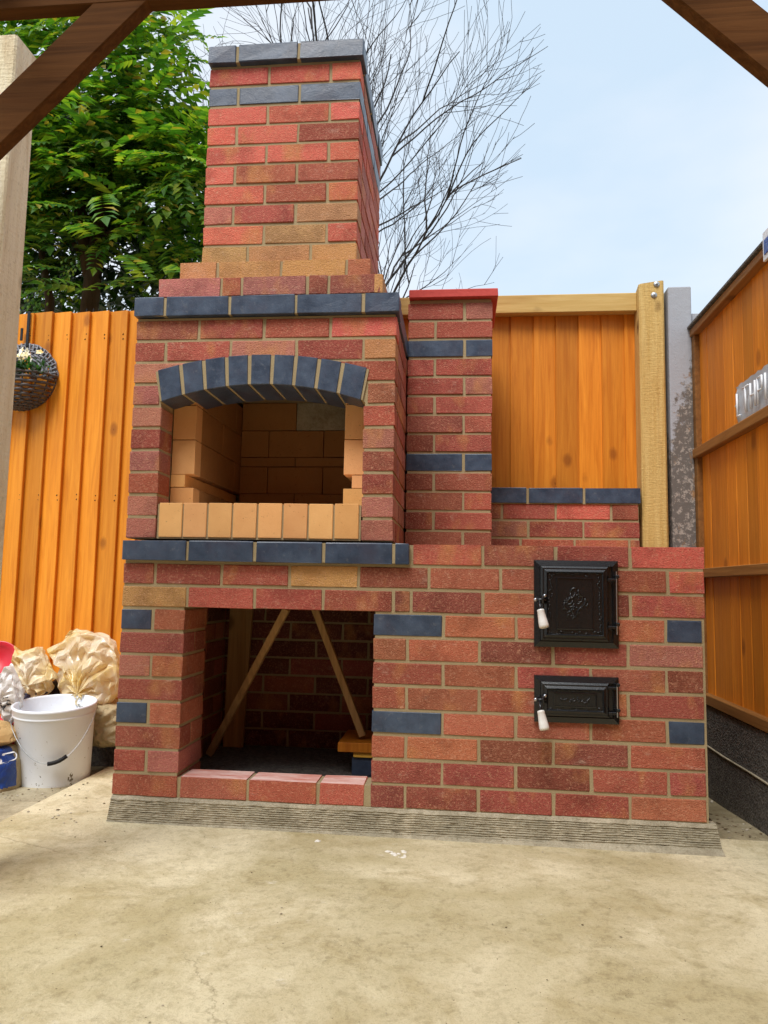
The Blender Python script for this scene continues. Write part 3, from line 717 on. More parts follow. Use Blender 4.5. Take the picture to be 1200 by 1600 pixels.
    bm = bmesh.new(); add_tube(bm, [(x0-3, -36, hz), (x0+6, -36, hz)], 6, 10); add_tube(bm, [(x0+29, -37, hz+12), (x0+29, -44, hz+13)], 5, 10); build('latch_bolt', bm, 'steel', d, True)
    bm = bmesh.new(); s0 = Vector((x0+14.5, -54, hz-28)); dr = Vector((.18, -.30, -1)).normalized()
    pr = [(0, 4), (2, 10.5), (7, 11.5), (8, 10.8), (38, 14), (52, 15), (57, 13.6), (59, 10), (58, 4.5), (48, 3.8)]
    add_tube(bm, [s0+dr*p for p, _ in pr], [q for _, q in pr], 20); build('handle', bm, 'porcelain', d, True)
    return d
head = [((-14, 34), (10, 44), .3), ((10, 44), (30, 18), -.2), ((30, 18), (22, -8), .2), ((22, -8), (6, -40), -.15), ((6, -40), (-6, -34), .3), ((-6, -34), (2, -6), .2), ((-14, 34), (-30, 6), .3), ((-30, 6), (-18, -22), -.25), ((2, 20), (14, 22), .4), ((26, 10), (38, 2), .3), ((38, 2), (30, -6), .4), ((-6, 12), (-24, -2), .3), ((-2, 2), (-18, -10), .3), ((0, 30), (-20, 18), .3)]
iron_door('firebox_door', 1334, 1588, 503, 769, head)
iron_door('ash_door', 1334, 1586, 277, 416, head)

# ------------------------------------------------------------------ things inside the log niche
t = thing('timber_board', 'upright pale timber board standing at the back of the log niche', 'timber board', (170, 770, 0))
bm = bmesh.new(); a = at(362, 955, 770); add_prism(bm, [(at(352, 1152, 770)[0]-4, -1), (at(382, 1152, 770)[0]-4, -1), (at(396, 955, 770)[0], 600), (at(361, 955, 770)[0], 600)], 755, 775)
build('plank', bm, 'prop', t)
def prop(label, a, b, w=26):
    t = thing('wooden_prop', label, 'prop', b, 'wooden props under the oven floor')
    bm = bmesh.new(); bar(bm, a, b, w, w, (0, 1, 0), 2); build('stick', bm, 'prop', t); return t
a = at(448, 955, 330); b = at(325, 1180, 560)
prop('left stick prop leaning across the pale board in the log niche', (a[0], 330, 592), (b[0]+6, 560, 12))
a = at(492, 955, 420); prop('right stick prop standing on the small brown board in the log niche', (a[0], 420, 592), (at(567, 1152, 420)[0], 420, 131))
t = thing('blue_brick', 'loose blue brick on the niche floor under the yellow strip', 'brick', (760, 470, 0))
bm = bmesh.new(); add_box(bm, 722, 824, 372, 587, 0, 65, 2.2, .8); build('brick_body', bm, 'blue', t)
bm = bmesh.new(); add_box(bm, 728, 826, 362, 590, 65.5, 84, 1.5); tag(build('timber_strip', bm, 'yellowwood'), 'bright yellow timber strip on the loose blue brick', 'timber strip')
bm = bmesh.new(); add_box(bm, 672, 830, 352, 600, 84.5, 118, 2); tag(build('wooden_board', bm, 'board_r'), 'short brown board on top of the yellow strip', 'board')

# ------------------------------------------------------------------ fences
def feather(bm, a, b, z0, z1, y, thick=20, thin=5, axis='x'):
    """one feather-edge board: thin edge at a, thick edge at b"""
    pts = [(a, y), (a, y-thin), (b-2, y-thick), (b, y-thick+2), (b, y-4)]
    if axis == 'x': add_prism(bm, pts, z0, z1, axis='z')
    else: add_prism(bm, [(p[1], p[0]) for p in pts], z0, z1, axis='z')
f1 = thing('board_fence', 'orange feather-edge board fence left of the oven behind the bucket', 'fence', (-400, 860, -130))
x = -3250; yy = 850
while x < 230:
    bm = bmesh.new(); w = 91+random.uniform(-2, 2); feather(bm, x-12, x+w-4, 0+random.uniform(-4, 4), 1930+max(-6, (x+400)*.006)+random.uniform(-3, 3), yy, 24, 5)
    build('fence_board', bm, 'board', f1); x += w
bm = bmesh.new()
for z in (250, 1000, 1750): add_box(bm, -3250, 240, 853, 900, z, z+90, 3)
build('rail', bm, 'railwood', f1)
bm = bmesh.new(); add_box(bm, -3250, -30, 836, 876, -150, -2, 3, 1)
build('gravel_board', bm, 'gravel', f1)
bm = bmesh.new()
for i in range(9): xx = -640+i*37+random.uniform(-8, 8); add_tube(bm, [(xx, 846, 1925), (xx, 846, 1946)], 2.5, 5)
rnd = random.Random(4); xx = -1240
while xx < 230:
    for zc_ in (295, 1045, 1795):
        for dz in (0, 22): add_tube(bm, [(xx+66+rnd.uniform(-6, 6), 850-20, zc_+dz+rnd.uniform(-6, 6)), (xx+66, 832-4, zc_+dz)], 2.6, 6)
    xx += 91
build('nails', bm, 'blackp', f1, kind='stuff')

f2 = thing('panel_fence', 'orange panel fence behind the low brick wall, under a pale top rail', 'fence', (1500, 960, -130))
jx = [at((600+u/2), 600, 950)[0] for u in (395, 467, 536, 608, 680, 752)]
xs = [jx[0]-106*i for i in range(9, 0, -1)]+jx+[jx[-1]+104, jx[-1]+170]
for i, (a, b) in enumerate(zip(xs, xs[1:])):
    bm = bmesh.new(); y = 950+(3 if i % 2 else 0)
    add_prism(bm, [(b-.5, 953), (b-.5, 949), (a+1.5, 940), (a-.5, 942), (a-.5, 949), (a-14, 956), (a-14, 960)], 30, 1955, axis='z'); build('fence_board', bm, 'board_r', f2)
bm = bmesh.new(); add_box(bm, 300, 1868, 893, 940, 1904, 1987, 3); o = build('top_rail', bm, 'treated_rail', f2); o['label'] = 'pale treated top rail'
bm = bmesh.new(); add_box(bm, 300, 1990, 936, 980, 30-170, 29, 3); build('gravel_board', bm, 'gravel', f2)
bm = bmesh.new(); add_box(bm, 300, 1990, 972, 1015, 600, 680, 3); build('rail', bm, 'railwood', f2)

t = thing('timber_post', 'square treated timber post with two dome bolts near its top', 'post', (1926, 900, -130))
bm = bmesh.new(); c = 8; add_prism(bm, [(1868+c, 850), (1974-c, 850), (1974, 850+c), (1974, 950), (1868, 950), (1868, 850+c)], -140, 2008, axis='z')
for v in bm.verts:
    if v.co.z > 1000: v.co.z += (v.co.x-1868)*.14 + (-26 if v.co.y > 900 and v.co.x < 1890 else 0)
build('post_body', bm, 'treated', t)
for (px, py) in ((1026, 444), (1022, 461)):
    p = at(px, py, 848); bm = bmesh.new()
    bmesh.ops.create_uvsphere(bm, u_segments=20, v_segments=12, radius=13.5)
    for v in bm.verts: v.co = Vector((p[0]+v.co.x, 849+v.co.y*.5, p[2]+v.co.z))
    add_tube(bm, [(p[0], 848, p[2]), (p[0], 838.5, p[2])], 5, 4); build('bolt', bm, 'galv', t, True)
t = thing('concrete_post', 'tall grey concrete post with rust stains beside the timber post', 'post', (2040, 900, -130), )
bm = bmesh.new(); add_box(bm, 1990, 2086, 850, 950, -140, 1993, 4, .5); build('post_body', bm, 'gpost', t, origin=(2040, 900, 0))
t = thing('concrete_post', 'shorter concrete post where the right fence ends, behind its top rail', 'post', (2146, 920, -130))
bm = bmesh.new(); add_box(bm, 2092, 2196, 870, 972, -140, 1880, 4, .5); build('post_body', bm, 'gpost', t, origin=(2126, 900, 0))

f3 = thing('rail_fence', 'orange boarded fence with brown rails on the right, on dark gravel boards', 'fence', (2110, -200, -110))
YA, YB = -7300, 858
y = YB-34
while y > YA+40:
    w = 96+random.uniform(-3, 3)
    bm = bmesh.new(); e = random.uniform(-1.2, 1.2); pts = [(y-.6, 2118), (y-.6, 2109+e), (y-2.5, 2107+e), (y-w+2.5, 2107+e), (y-w+.6, 2109+e), (y-w+.6, 2118)]
    add_prism(bm, [(p[1], p[0]) for p in pts], 252, 1800, axis='z'); build('fence_board', bm, 'board_r', f3); y -= w
def rail(name, z0, z1, x0=2076, x1=2113, mat='railwood'):
    bm = bmesh.new(); add_box(bm, x0, x1, YA, YB, z0, z1, 3, .8); return build(name, bm, mat, f3)
rail('top_rail', 1766, 1798); rail('middle_rail', 1240, 1277); rail('lower_rail', 738, 776); rail('bottom_rail', 238, 277)
bm = bmesh.new(); add_box(bm, 2066, 2124, YA, YB+4, 1800, 1812, 2); build('capping_strip', bm, 'gravel', f3)
bm = bmesh.new(); add_box(bm, 2084, 2112, 818, YB-1, 277.5, 1765, 2); build('end_stile', bm, 'railwood', f3)
bm = bmesh.new(); add_box(bm, 2084, 2128, YA, YB, 75, 236, 4, 1); build('gravel_board', bm, 'gravel', f3)
bm = bmesh.new(); add_box(bm, 2082, 2130, YA, YB, -150, 72, 4, 1); build('gravel_board', bm, 'gravel', f3)
bm = bmesh.new(); add_tube(bm, [(2081, YA+i*(YB-YA)/30, 76+random.uniform(-2, 2)) for i in range(31)], 4, 6); build('mortar_joint', bm, 'render', f3)

# dented metal sign standing on the middle rail
def on_x(px, py, x):
    d = R_*((px-600)/FPX) + U_*(-(py-800)/FPX) + W_; t = (x-CAM[0])/d.x
    return Vector((x, CAM[1]+t*d.y, CAM[2]+t*d.z))
t = thing('embossed_sign', 'dented grey embossed metal plate standing on the middle rail of the right fence', 'sign', (2092, 330, 1278))
p0 = on_x(1151, 605, 2094); y_l = p0.y; z_t = p0.z
bm = bmesh.new(); nx, nz_ = 40, 16; yl, yr = y_l, y_l-430; rnd = random.Random(5)
def sx(u, v): return 2092+6*noise.noise(Vector((u*4, v*2, 1)))+14*max(0, .06-u)/.06*noise.noise(Vector((u*30, v*7, 3)))
def szt(u): return z_t+5*noise.noise(Vector((u*14, 0, 4)))+(10 if u > .35 else 0)*noise.noise(Vector((u*9, 2, 4)))
g = [[bm.verts.new((sx(i/nx, j/nz_), yl+(yr-yl)*i/nx+(4*noise.noise(Vector((j*.9, 3, 1))) if i == 0 else 0), 1278+(szt(i/nx)-1278)*j/nz_)) for i in range(nx+1)] for j in range(nz_+1)]
for j in range(nz_):
    for i in range(nx): bm.faces.new((g[j][i], g[j][i+1], g[j+1][i+1], g[j+1][i]))
build('plate', bm, 'sign', t, True)
def glyph(bm, lines, y0, z0, sc):
    for p, q in lines:
        a = Vector((2083.5, y0-p[0]*sc, z0+p[1]*sc)); b = Vector((2083.5, y0-q[0]*sc, z0+q[1]*sc)); add_tube(bm, [a, b], 3.4, 6)
hz = (z_t-1278)
bm = bmesh.new(); s = hz*.62; z0 = 1278+hz*.18
for i, ls in enumerate(([((0, 0), (0, .95)), ((0, 0), (.3, 0))],
                        [((.2, 0), (.2, 1)), ((-.1, 1), (.5, 1))],
                        [((0, 0), (0, 1)), ((.45, 0), (.45, 1)), ((0, .5), (.45, .5))],
                        [((0, 0), (0, 1)), ((0, 1), (.4, 1)), ((.4, 1), (.4, .5)), ((.4, .5), (0, .5))],
                        [((0, 0), (0, 1))])):
    glyph(bm, ls, y_l-28-i*s*.72, z0, s)
build('lettering', bm, 'white', t, True, 'stuff')
t = thing('white_sign', 'white plastic sign fixed at the top of the right fence, cut by the photo edge', 'sign', (2072, 60, 1700))
bm = bmesh.new(); p = on_x(1195.5, 405, 2070); add_box(bm, 2064, 2072, p.y-300, p.y, 1735, 1830, 1); build('plate', bm, 'white', t)
bm = bmesh.new(); add_box(bm, 2061, 2063.5, p.y-280, p.y-14, 1752, 1800, .5); build('blue_band', bm, 'blueprint', t)

# ------------------------------------------------------------------ near pale post and gazebo
t = thing('sawn_post', 'pale rough sawn timber post at the left edge of the photo', 'post', (-152, -550, -80))
bm = bmesh.new(); c = 5; add_prism(bm, [(-202+c, -600), (-104-c, -600), (-104, -600+c), (-104, -497-c), (-104-c, -497), (-202+c, -497), (-202, -497-c), (-202, -600+c)], -82, 2152, axis='z'); build('post_body', bm, 'sawn', t)

gz = thing('timber_gazebo', 'dark brown timber gazebo overhead with corner braces framing the top of the photo', 'gazebo', (950, -2400, -80))
def member(name, a, b, w, h, up=(0, 0, 1)):
    bm = bmesh.new(); bar(bm, a, b, w, h, up, 3); return build(name, bm, 'gazebo', gz)
GY0, GY1, GX0, GX1 = -900, -3900, -230, 2060
for gx_ in (GX0, GX1):
    for gy_ in (GY0, GY1):
        bm = bmesh.new(); add_box(bm, gx_-48, gx_+48, gy_-48, gy_+48, -82, 1945, 4); build('post', bm, 'gazebo', gz)
member('beam', (GX0-150, GY0, 2020), (GX1+150, GY0, 2020), 36, 140); member('beam', (GX0-150, GY1, 2020), (GX1+150, GY1, 2020), 36, 140)
member('brace', (GX0+20, GY0, GX0+20+1604), (470, GY0, 2074), 34, 92); member('brace', (GX1-20, GY0, 3484-GX1+20), (1402, GY0, 2082), 34, 96)
member('brace', (GX0+20, GY1, 1345), (420, GY1, 1960), 70, 95); member('brace', (GX1-20, GY1, 1345), (1402, GY1, 1960), 70, 95)
ym = (GY0+GY1)/2
for i in range(8):
    x = GX0-60+i*(GX1-GX0+120)/7
    member('rafter', (x, GY0+60, 2060), (x, ym, 2620), 45, 95); member('rafter', (x, GY1-60, 2060), (x, ym, 2620), 45, 95)

# ------------------------------------------------------------------ unseen house, added behind the viewpoint to block the low sky
house = thing('added_house', 'unseen brick house with white windows, added to block the low sky', 'house', (900, -8600, -80))
bm = bmesh.new(); add_box(bm, -5200, 7200, -14000, -7600, -150, 5200, 5); build('wall', bm, 'brickwork', house)
bm = bmesh.new(); add_prism(bm, [(-14400, 5200), (-7250, 5200), (-10800, 8200)], -5500, 7500, axis='x'); build('roof', bm, 'gravel', house)
for (x0, x1, z0, z1) in ((-4200, -2400, 900, 2200), (-900, 1500, 0, 2200), (3200, 5200, 900, 2200), (-4000, -2600, 3400, 4700), (-200, 1200, 3400, 4700), (3400, 4900, 3400, 4700)):
    bm = bmesh.new(); add_box(bm, x0, x1, -7598, -7560, z0, z1, 4); w_ = build('window', bm, 'white', house)
    for i in range(2):
        xm = (x0+x1)/2; a, b = (x0+70, xm-35) if i == 0 else (xm+35, x1-70)
        bm = bmesh.new(); add_box(bm, a, b, -7562, -7552, z0+70, z1-70); build('pane', bm, 'iron', w_)

# ------------------------------------------------------------------ bucket, bags and sacks
c = at(85, 1200, 500); bx, by = c[0], 500; bz = zg(bx, by)+3
t = thing('plastic_bucket', 'scuffed white plastic bucket with wire handle standing before the fence', 'bucket', (bx, by, bz+7))
t.rotation_euler = (math.radians(4.5), 0, 0)
bm = bmesh.new()
add_lathe(bm, (bx, by, bz), [(0, 0), (126, 0), (131, 4), (134, 20), (146, 258), (149, 262), (149, 264), (151.5, 265.5), (152.5, 272), (151, 274), (152.5, 276), (153, 292), (156, 295), (156, 302), (152, 305), (148, 304), (145, 297), (130, 14), (0, 10)], 64)
build('bucket_body', bm, 'white_plastic', t, True)
bm = bmesh.new(); ha = math.radians(-12)
hp = []
for i in range(25):
    u = -1+2*i/24; x = 158*u; sag = -175*(1-abs(u)**2.2); yv = -158*math.sqrt(max(0, 1-u*u))-6
    yv *= .98; cq, sq = math.cos(.48), math.sin(.48)
    hp.append((bx+x*cq-yv*sq, by+x*sq+yv*cq, bz+272+sag*.9+u*18))
add_tube(bm, hp, 1.5, 6); build('wire_handle', bm, 'galv', t, True)
bm = bmesh.new(); q = [Vector(hp[i]) for i in (11, 12, 13, 14, 15, 16)]; q = [v+Vector((-3, -4, 0)) for v in q]; add_tube(bm, q, 7.5, 10); build('grip', bm, 'grip', t, True)

def puff(outline, y, T, seed, crumple=14, fine=5, shape=2.0, lean=0.0, n=190, m=56, drop=0):
    """a sagging bag whose silhouette is 'outline' (photo survey points at depth y), as thick as T both ways"""
    pts = [Vector(at(px, py, y)) for px, py in outline]
    P2 = [Vector((p.x, p.z)) for p in pts]; c0 = sum(P2, Vector((0, 0)))/len(P2)-Vector((0, drop))
    # walk the outline evenly
    seg = [(P2[i], P2[(i+1) % len(P2)]) for i in range(len(P2))]; ln = [(b-a).length for a, b in seg]; tot = sum(ln)
    ring = []
    for k in range(n):
        d = tot*k/n; i = 0
        while d > ln[i]: d -= ln[i]; i += 1
        ring.append(seg[i][0].lerp(seg[i][1], d/ln[i]))
    bm = bmesh.new(); zlo = min(p.y for p in P2)
    cr = random.Random(seed); folds = []
    for lam, am in ((210, 1.5), (125, 1.0), (74, .45), (46, .2), (27, .09), (18, .05)):
        a = cr.uniform(0, 2*PI); folds.append((Vector((math.cos(a), cr.uniform(-.5, .5), math.sin(a)))/lam, cr.random(), am))
    def crease(v):
        w = Vector(v)+noise.noise_vector(v*.012+Vector((seed, 0, 0)))*26; t_ = 0
        for nv, ph, am in folds:
            u = (w.dot(nv)+ph) % 1.0; t_ += am*(abs(u*2-1)-.5)
        return t_
    def pos(k, s, side):
        p = c0+(ring[k]-c0)*s; d = T*(max(0, 1-s**shape))**.5*side
        v = Vector((p.x, y+d+lean*(p.y-zlo), p.y))
        q = v*.011+Vector((seed*7.1, seed*3.3, 0)); rid = crease(v)*1.1; rid2 = noise.noise(v*.05+Vector((seed, 0, 5)))
        w = min(1, (1-s)*5+.35)
        v.y += (rid*crumple+rid2*fine)*side*w
        v.x += noise.noise(q*1.7+Vector((9, 0, 0)))*crumple*.5; v.z += noise.noise(q*1.7+Vector((0, 9, 0)))*crumple*.5
        return v
    rings = {}
    for side in (-1, 1):
        rr = []
        for j in range(1, m):
            s = j/m; rr.append([bm.verts.new(pos(k, math.sin(s*PI/2), side)) for k in range(n)])
        rings[side] = rr
    edge = [bm.verts.new(pos(k, 1.0, 1)) for k in range(n)]
    for side in (-1, 1):
        cv = bm.verts.new(pos(0, 0, side)); rr = rings[side]+[edge]
        for k in range(n): bm.faces.new((cv, rr[0][k], rr[0][(k+1) % n]))
        for a, b in zip(rr, rr[1:]):
            for k in range(n): bm.faces.new((a[k], a[(k+1) % n], b[(k+1) % n], b[k]))
    return bm
def film_bag(name, label, outline, y, T, seed, mat, n=30, m=7, amp=20, drop=0):
    """thin crumpled film: a coarse net of folds with sharp and soft creases, subdivided"""
    rnd = random.Random(seed)
    bm = puff(outline, y, T, seed, 6, 0, 2.0, 0, n, m, drop)
    bmesh.ops.triangulate(bm, faces=bm.faces[:])
    for v in bm.verts:
        v.co += Vector((rnd.gauss(0, amp*.28), rnd.gauss(0, amp*.8), rnd.gauss(0, amp*.28)))
    cl = bm.edges.layers.float.new('crease_edge')
    for e in bm.edges: e[cl] = rnd.choice((0, .35, .75, .95))
    o = build(name, bm, mat, None, True); tag(o, label, 'plastic bag')
    md = o.modifiers.new('film folds', 'SUBSURF'); md.levels = 1; md.render_levels = 3
    return o
def bag(name, label, cat, outline, y, T, seed, mat, **kw):
    bm = puff(outline, y, T, seed, **kw); o = build(name, bm, mat, None, True); tag(o, label, cat); return o
bag('paper_sack', 'creased buff sack lying between the bucket and the oven', 'sack', [(132, 1096), (160, 1090), (196, 1098), (206, 1130), (204, 1162), (170, 1166), (132, 1160), (122, 1128)], 730, 110, 4, 'paper', crumple=12, fine=9, shape=4)
film_bag('plastic_bag', 'large yellowed translucent plastic bag slumped behind the bucket', [(76, 1014), (100, 1000), (116, 979), (134, 986), (160, 988), (176, 1002), (187, 1030), (189, 1060), (184, 1085), (172, 1098), (158, 1120), (140, 1116), (118, 1096), (98, 1092), (91, 1062), (100, 1024)], 690, 66, 2, 'film_yellow', 34, 9, 17, 85)
film_bag('plastic_bag', 'small yellow and white plastic bag with a blue print beside the red lid', [(24, 1008), (34, 1020), (48, 1014), (62, 1010), (72, 1030), (88, 1058), (76, 1062), (80, 1082), (58, 1096), (40, 1102), (28, 1080), (25, 1050)], 640, 55, 3, 'film_print', 30, 7, 13, 50)
film_bag('plastic_bag', 'crumpled white plastic bag draped over the rim of the bucket at its left', [(-30, 1050), (0, 1058), (9, 1042), (17, 1036), (28, 1056), (36, 1078), (36, 1104), (27, 1112), (18, 1134), (8, 1130), (3, 1095), (-30, 1092)], 480, 38, 6, 'film_white', 30, 7, 11, 35)
bag('tan_sack', 'tan paper sack end resting on the blue printed sack', 'sack', [(-60, 1128), (-20, 1124), (4, 1128), (20, 1146), (24, 1158), (10, 1164), (-60, 1166)], 350, 80, 8, 'paper_tan', crumple=10, fine=5, shape=3)
o = bag('printed_sack', 'buff sack with a blue printed panel at the left edge, left of the bucket', 'sack', [(-90, 1162), (-10, 1160), (18, 1166), (27, 1190), (27, 1228), (22, 1244), (-90, 1246)], 345, 95, 9, 'paper', crumple=8, fine=7, shape=5)
o.data.materials.append(MAT['blueprint'])
WM = [WPOS[o]+v.co/S for v in o.data.vertices]
for p in o.data.polygons:
    c = sum((WM[i] for i in p.vertices), Vector())/len(p.vertices); lim = at(9+(c.z-at(0, 1170, 250)[2])*-.05, 1180, 250)[0]
    if c.y < 340 and c.x < lim and at(0, 1236, 250)[2] < c.z < at(0, 1166, 250)[2]: p.material_index = 1
fc = bpy.data.curves.new('lettering', 'FONT'); fc.body = 'UD'; fc.size = 0.05; fc.resolution_u = 6
# lettering of the sack, only its last letters reach into the picture
fo = bpy.data.objects.new('lettering', fc); COL.objects.link(fo)
dg = bpy.context.evaluated_depsgraph_get(); me = bpy.data.meshes.new_from_object(fo.evaluated_get(dg)); bpy.data.objects.remove(fo)
me.materials.append(MAT['white']); lo_ = bpy.data.objects.new('lettering', me); COL.objects.link(lo_)
lp = Vector(at(-24, 1196, 250)); place(lo_, o, lp); lo_['kind'] = 'stuff'
for v in me.vertices:                          # print follows the sack
    w = lp+Vector((v.co.x/S, 0, v.co.y/S)); near = min((q for q in WM if q.y < 340), key=lambda q: (q.x-w.x)**2+(q.z-w.z)**2)
    v.co = (Vector((w.x, near.y-2.5, w.z))-lp)*S
# red lid and red tub under the bags
t = thing('red_tub', 'red plastic tub with its round lid, half hidden under the bags at the left border', 'tub', at(0, 1150, 560))
bm = bmesh.new(); c = Vector(at(-4, 1034, 700)); nrm = Matrix.Rotation(math.radians(68), 3, 'X') @ Matrix.Rotation(math.radians(14), 3, 'Y')
tmp = bmesh.new(); add_lathe(tmp, (0, 0, 0), [(0, 6), (66, 6), (68, 10), (84, 10), (88, 12), (90, 8), (90, -14), (86, -14), (84, 0), (0, 0)], 48)
for v in tmp.verts: v.co = c+nrm @ v.co
me = bpy.data.meshes.new('x'); tmp.to_mesh(me); tmp.free(); bm.from_mesh(me); build('lid', bm, 'red', t, True)
bm = bmesh.new(); c = at(-8, 1180, 570); add_lathe(bm, (c[0], c[1], zg(c[0], c[1])+2), [(0, 0), (86, 0), (104, 200), (110, 204), (110, 214), (102, 214), (86, 20), (0, 16)], 40); build('tub_body', bm, 'red', t, True)
bag('black_sack', 'crumpled black rubbish sack low behind the bucket', 'sack', [(30, 1088), (60, 1078), (92, 1060), (106, 1074), (116, 1110), (110, 1160), (30, 1160), (16, 1110)], 742, 60, 12, 'blackp', crumple=22, fine=8)

# ------------------------------------------------------------------ wicker wall basket with flowers
HB = Vector(at(34, 588, 806)); RB = 158
t = thing('wicker_basket', 'dark wicker half basket hanging on the orange fence at the left', 'basket', HB-Vector((0, 0, RB)))
bm = bmesh.new()
for i in range(12):                            # woven bowl
    f = i/11; ang = f*PI/2*.96; rr = RB*math.cos(ang); zz_ = -RB*math.sin(ang)*.98; dep = 120*math.cos(ang)**.8
    pts = []
    for k in range(49):
        a = PI*k/48; wv = 5*math.sin(k*PI/3+(i % 2)*PI); pts.append(HB+Vector(((rr+wv)*math.cos(a), 18-(dep+wv)*math.sin(a), zz_)))
    add_tube(bm, pts, 6.6, 6)
build('bowl_weave', bm, 'wicker', t, True)
bm = bmesh.new()
for k in range(9):
    a = PI*k/8; pts = []
    for i in range(9): ang = i/8*PI/2*.97; pts.append(HB+Vector((RB*math.cos(ang)*math.cos(a), 20-120*math.cos(ang)**.8*math.sin(a), -RB*math.sin(ang)*.98)))
    add_tube(bm, pts, 4, 6)
build('stakes', bm, 'wicker', t, True)
bm = bmesh.new()
for i in range(7):                             # woven backing arch
    rr = RB*(1-i*.07); pts = [HB+Vector(((rr+2*math.sin(k*1.3))*math.cos(PI*k/40), 24+4*math.sin(k*PI/2.5+i*PI), (rr+2*math.sin(k*1.3))*math.sin(PI*k/40))) for k in range(41)]
    add_tube(bm, pts, 6, 6)
for k in range(25):
    a = PI*k/24; add_tube(bm, [HB+Vector((RB*.5*math.cos(a), 30, RB*.5*math.sin(a))), HB+Vector((RB*1.03*math.cos(a), 14, RB*1.03*math.sin(a)))], 4, 6)
build('backing', bm, 'wicker_pale', t, True)
bm = bmesh.new(); add_prism(bm, [((HB.x-RB*math.cos(PI*k/24)), HB.z+RB*.96*math.sin(PI*k/24)) for k in range(25)], 836, 842); build('liner', bm, 'wicker', t)
bm = bmesh.new(); h0 = Vector(at(43, 535, 822)); h1 = Vector(at(45, 487, 822)); add_box(bm, h0.x-7, h0.x+7, 816, 823, h0.z-20, h1.z, 1.5)
h2 = Vector(at(35, 513, 818)); add_box(bm, h2.x-6, h2.x+6, 812, 819, h2.z-60, h2.z, 1.5); build('bracket', bm, 'iron', t)
t = thing('potted_flowers', 'white and cream flowers with green leaves growing in the wicker basket', 'flowers', HB+Vector((0, -50, 0)))
rnd = random.Random(11)
bmL, bmF = bmesh.new(), bmesh.new()
def leafquad(bm, p, d, up, ln, w, fold=.15):
    d = d.normalized(); s = d.cross(up).normalized(); n_ = s.cross(d)
    a = bm.verts.new(p); b = bm.verts.new(p+d*ln*.5+s*w+n_*fold*w); c = bm.verts.new(p+d*ln-n_*ln*.12); e = bm.verts.new(p+d*ln*.5-s*w+n_*fold*w); m_ = bm.verts.new(p+d*ln*.5)
    bm.faces.new((a, b, m_)); bm.faces.new((b, c, m_)); bm.faces.new((c, e, m_)); bm.faces.new((e, a, m_))
for i in range(230):
    p = HB+Vector((rnd.uniform(-130, 130), rnd.uniform(-95, 0), rnd.uniform(-12, 50))); d = Vector((rnd.uniform(-1, 1), rnd.uniform(-1, .2), rnd.uniform(-.1, 1)))
    leafquad(bmL, p, d, Vector((rnd.uniform(-.3, .3), -.5, 1)), rnd.uniform(28, 52), rnd.uniform(6, 10))
for i in range(24):
    p = HB+Vector((rnd.uniform(-110, 100), rnd.uniform(-90, -10), rnd.uniform(40, 112)))
    if (p-HB).length > 150: continue
    nrm = Vector((rnd.uniform(-.5, .5), -1, rnd.uniform(-.2, .8))).normalized(); u = nrm.orthogonal().normalized(); w = nrm.cross(u)
    for k in range(5):
        a = 2*PI*k/5; d = u*math.cos(a)+w*math.sin(a)+nrm*.25; leafquad(bmF, p, d, nrm, rnd.uniform(15, 21), 8)
build('foliage', bmL, 'small_leaf', t, kind='stuff'); build('blossom', bmF, 'petal', t, kind='stuff')

# ------------------------------------------------------------------ leafy tree behind the left fence
tree = thing('leafy_tree', 'dense leafy evergreen tree with yellow green fronds behind the left fence', 'tree', (-600, 1900, -130))
rnd = random.Random(21)
bm = bmesh.new()
def limb(pts, r0, r1): add_tube(bm, pts, [r0+(r1-r0)*i/(len(pts)-1) for i in range(len(pts))], 9)
def wig(a, b, n, amp): 
    a, b = Vector(a), Vector(b); return [a.lerp(b, i/n)+Vector((rnd.uniform(-amp, amp), rnd.uniform(-amp, amp), 0))*(0 if i in (0, n) else 1) for i in range(n+1)]
TY = 1700
tp = lambda px, py, y=TY: Vector(at(px, py, y))
main = [Vector((tp(140, 500).x, TY, -140)), tp(140, 480), tp(152, 380), tp(165, 300), tp(188, 215), tp(196, 130), tp(215, 60), tp(225, -40)]
limb(main, 58, 18)
limb([tp(140, 430)]+wig(tp(125, 330), tp(128, 150), 4, 30), 40, 14)
limb([Vector((tp(75, 500).x, TY+150, -140)), tp(78, 470), tp(66, 400), tp(60, 330)], 34, 12)
for a, b in (((165, 300), (270, 200)), ((152, 380), (250, 330)), ((140, 420), (70, 300)), ((188, 215), (110, 130)), ((196, 130), (290, 110)), ((188, 215), (280, 260)), ((196, 120), (60, 40))): limb(wig(tp(*a), tp(*b), 4, 40), 18, 6)
build('trunk', bm, 'bark', tree, True)
def frond_mesh(ln, nl, w, droop, lobes=True):
    """pinnate leaf: paired spiny leaflets on an arching rib"""
    bm = bmesh.new(); pts = []
    for i in range(nl+1):
        t_ = i/nl; pts.append(Vector((ln*t_, 0, -droop*ln*t_*t_)))
    for i in range(1, nl+1):
        t_ = i/nl; p = pts[i]; ll = w*(1-.55*abs(t_-.45))
        for s in (-1, 1):
            d = Vector((.62, s*1.0, -.18+rnd.uniform(-.1, .1))); leafquad(bm, p, d, Vector((0, 0, 1)), ll*rnd.uniform(.9, 1.1), ll*.23, .3)
    leafquad(bm, pts[-1], Vector((1, 0, -.4)), Vector((0, 0, 1)), w*.95, w*.23, .3)
    for v in bm.verts: v.co *= S
    me = bpy.data.meshes.new('leaf'); bm.to_mesh(me); bm.free(); return me
fr = [frond_mesh(300, 8, 105, .35), frond_mesh(240, 7, 95, .5), frond_mesh(330, 9, 88, .25), frond_mesh(200, 6, 90, .3)]
for f in fr: f.materials.append(MAT['leaf'])
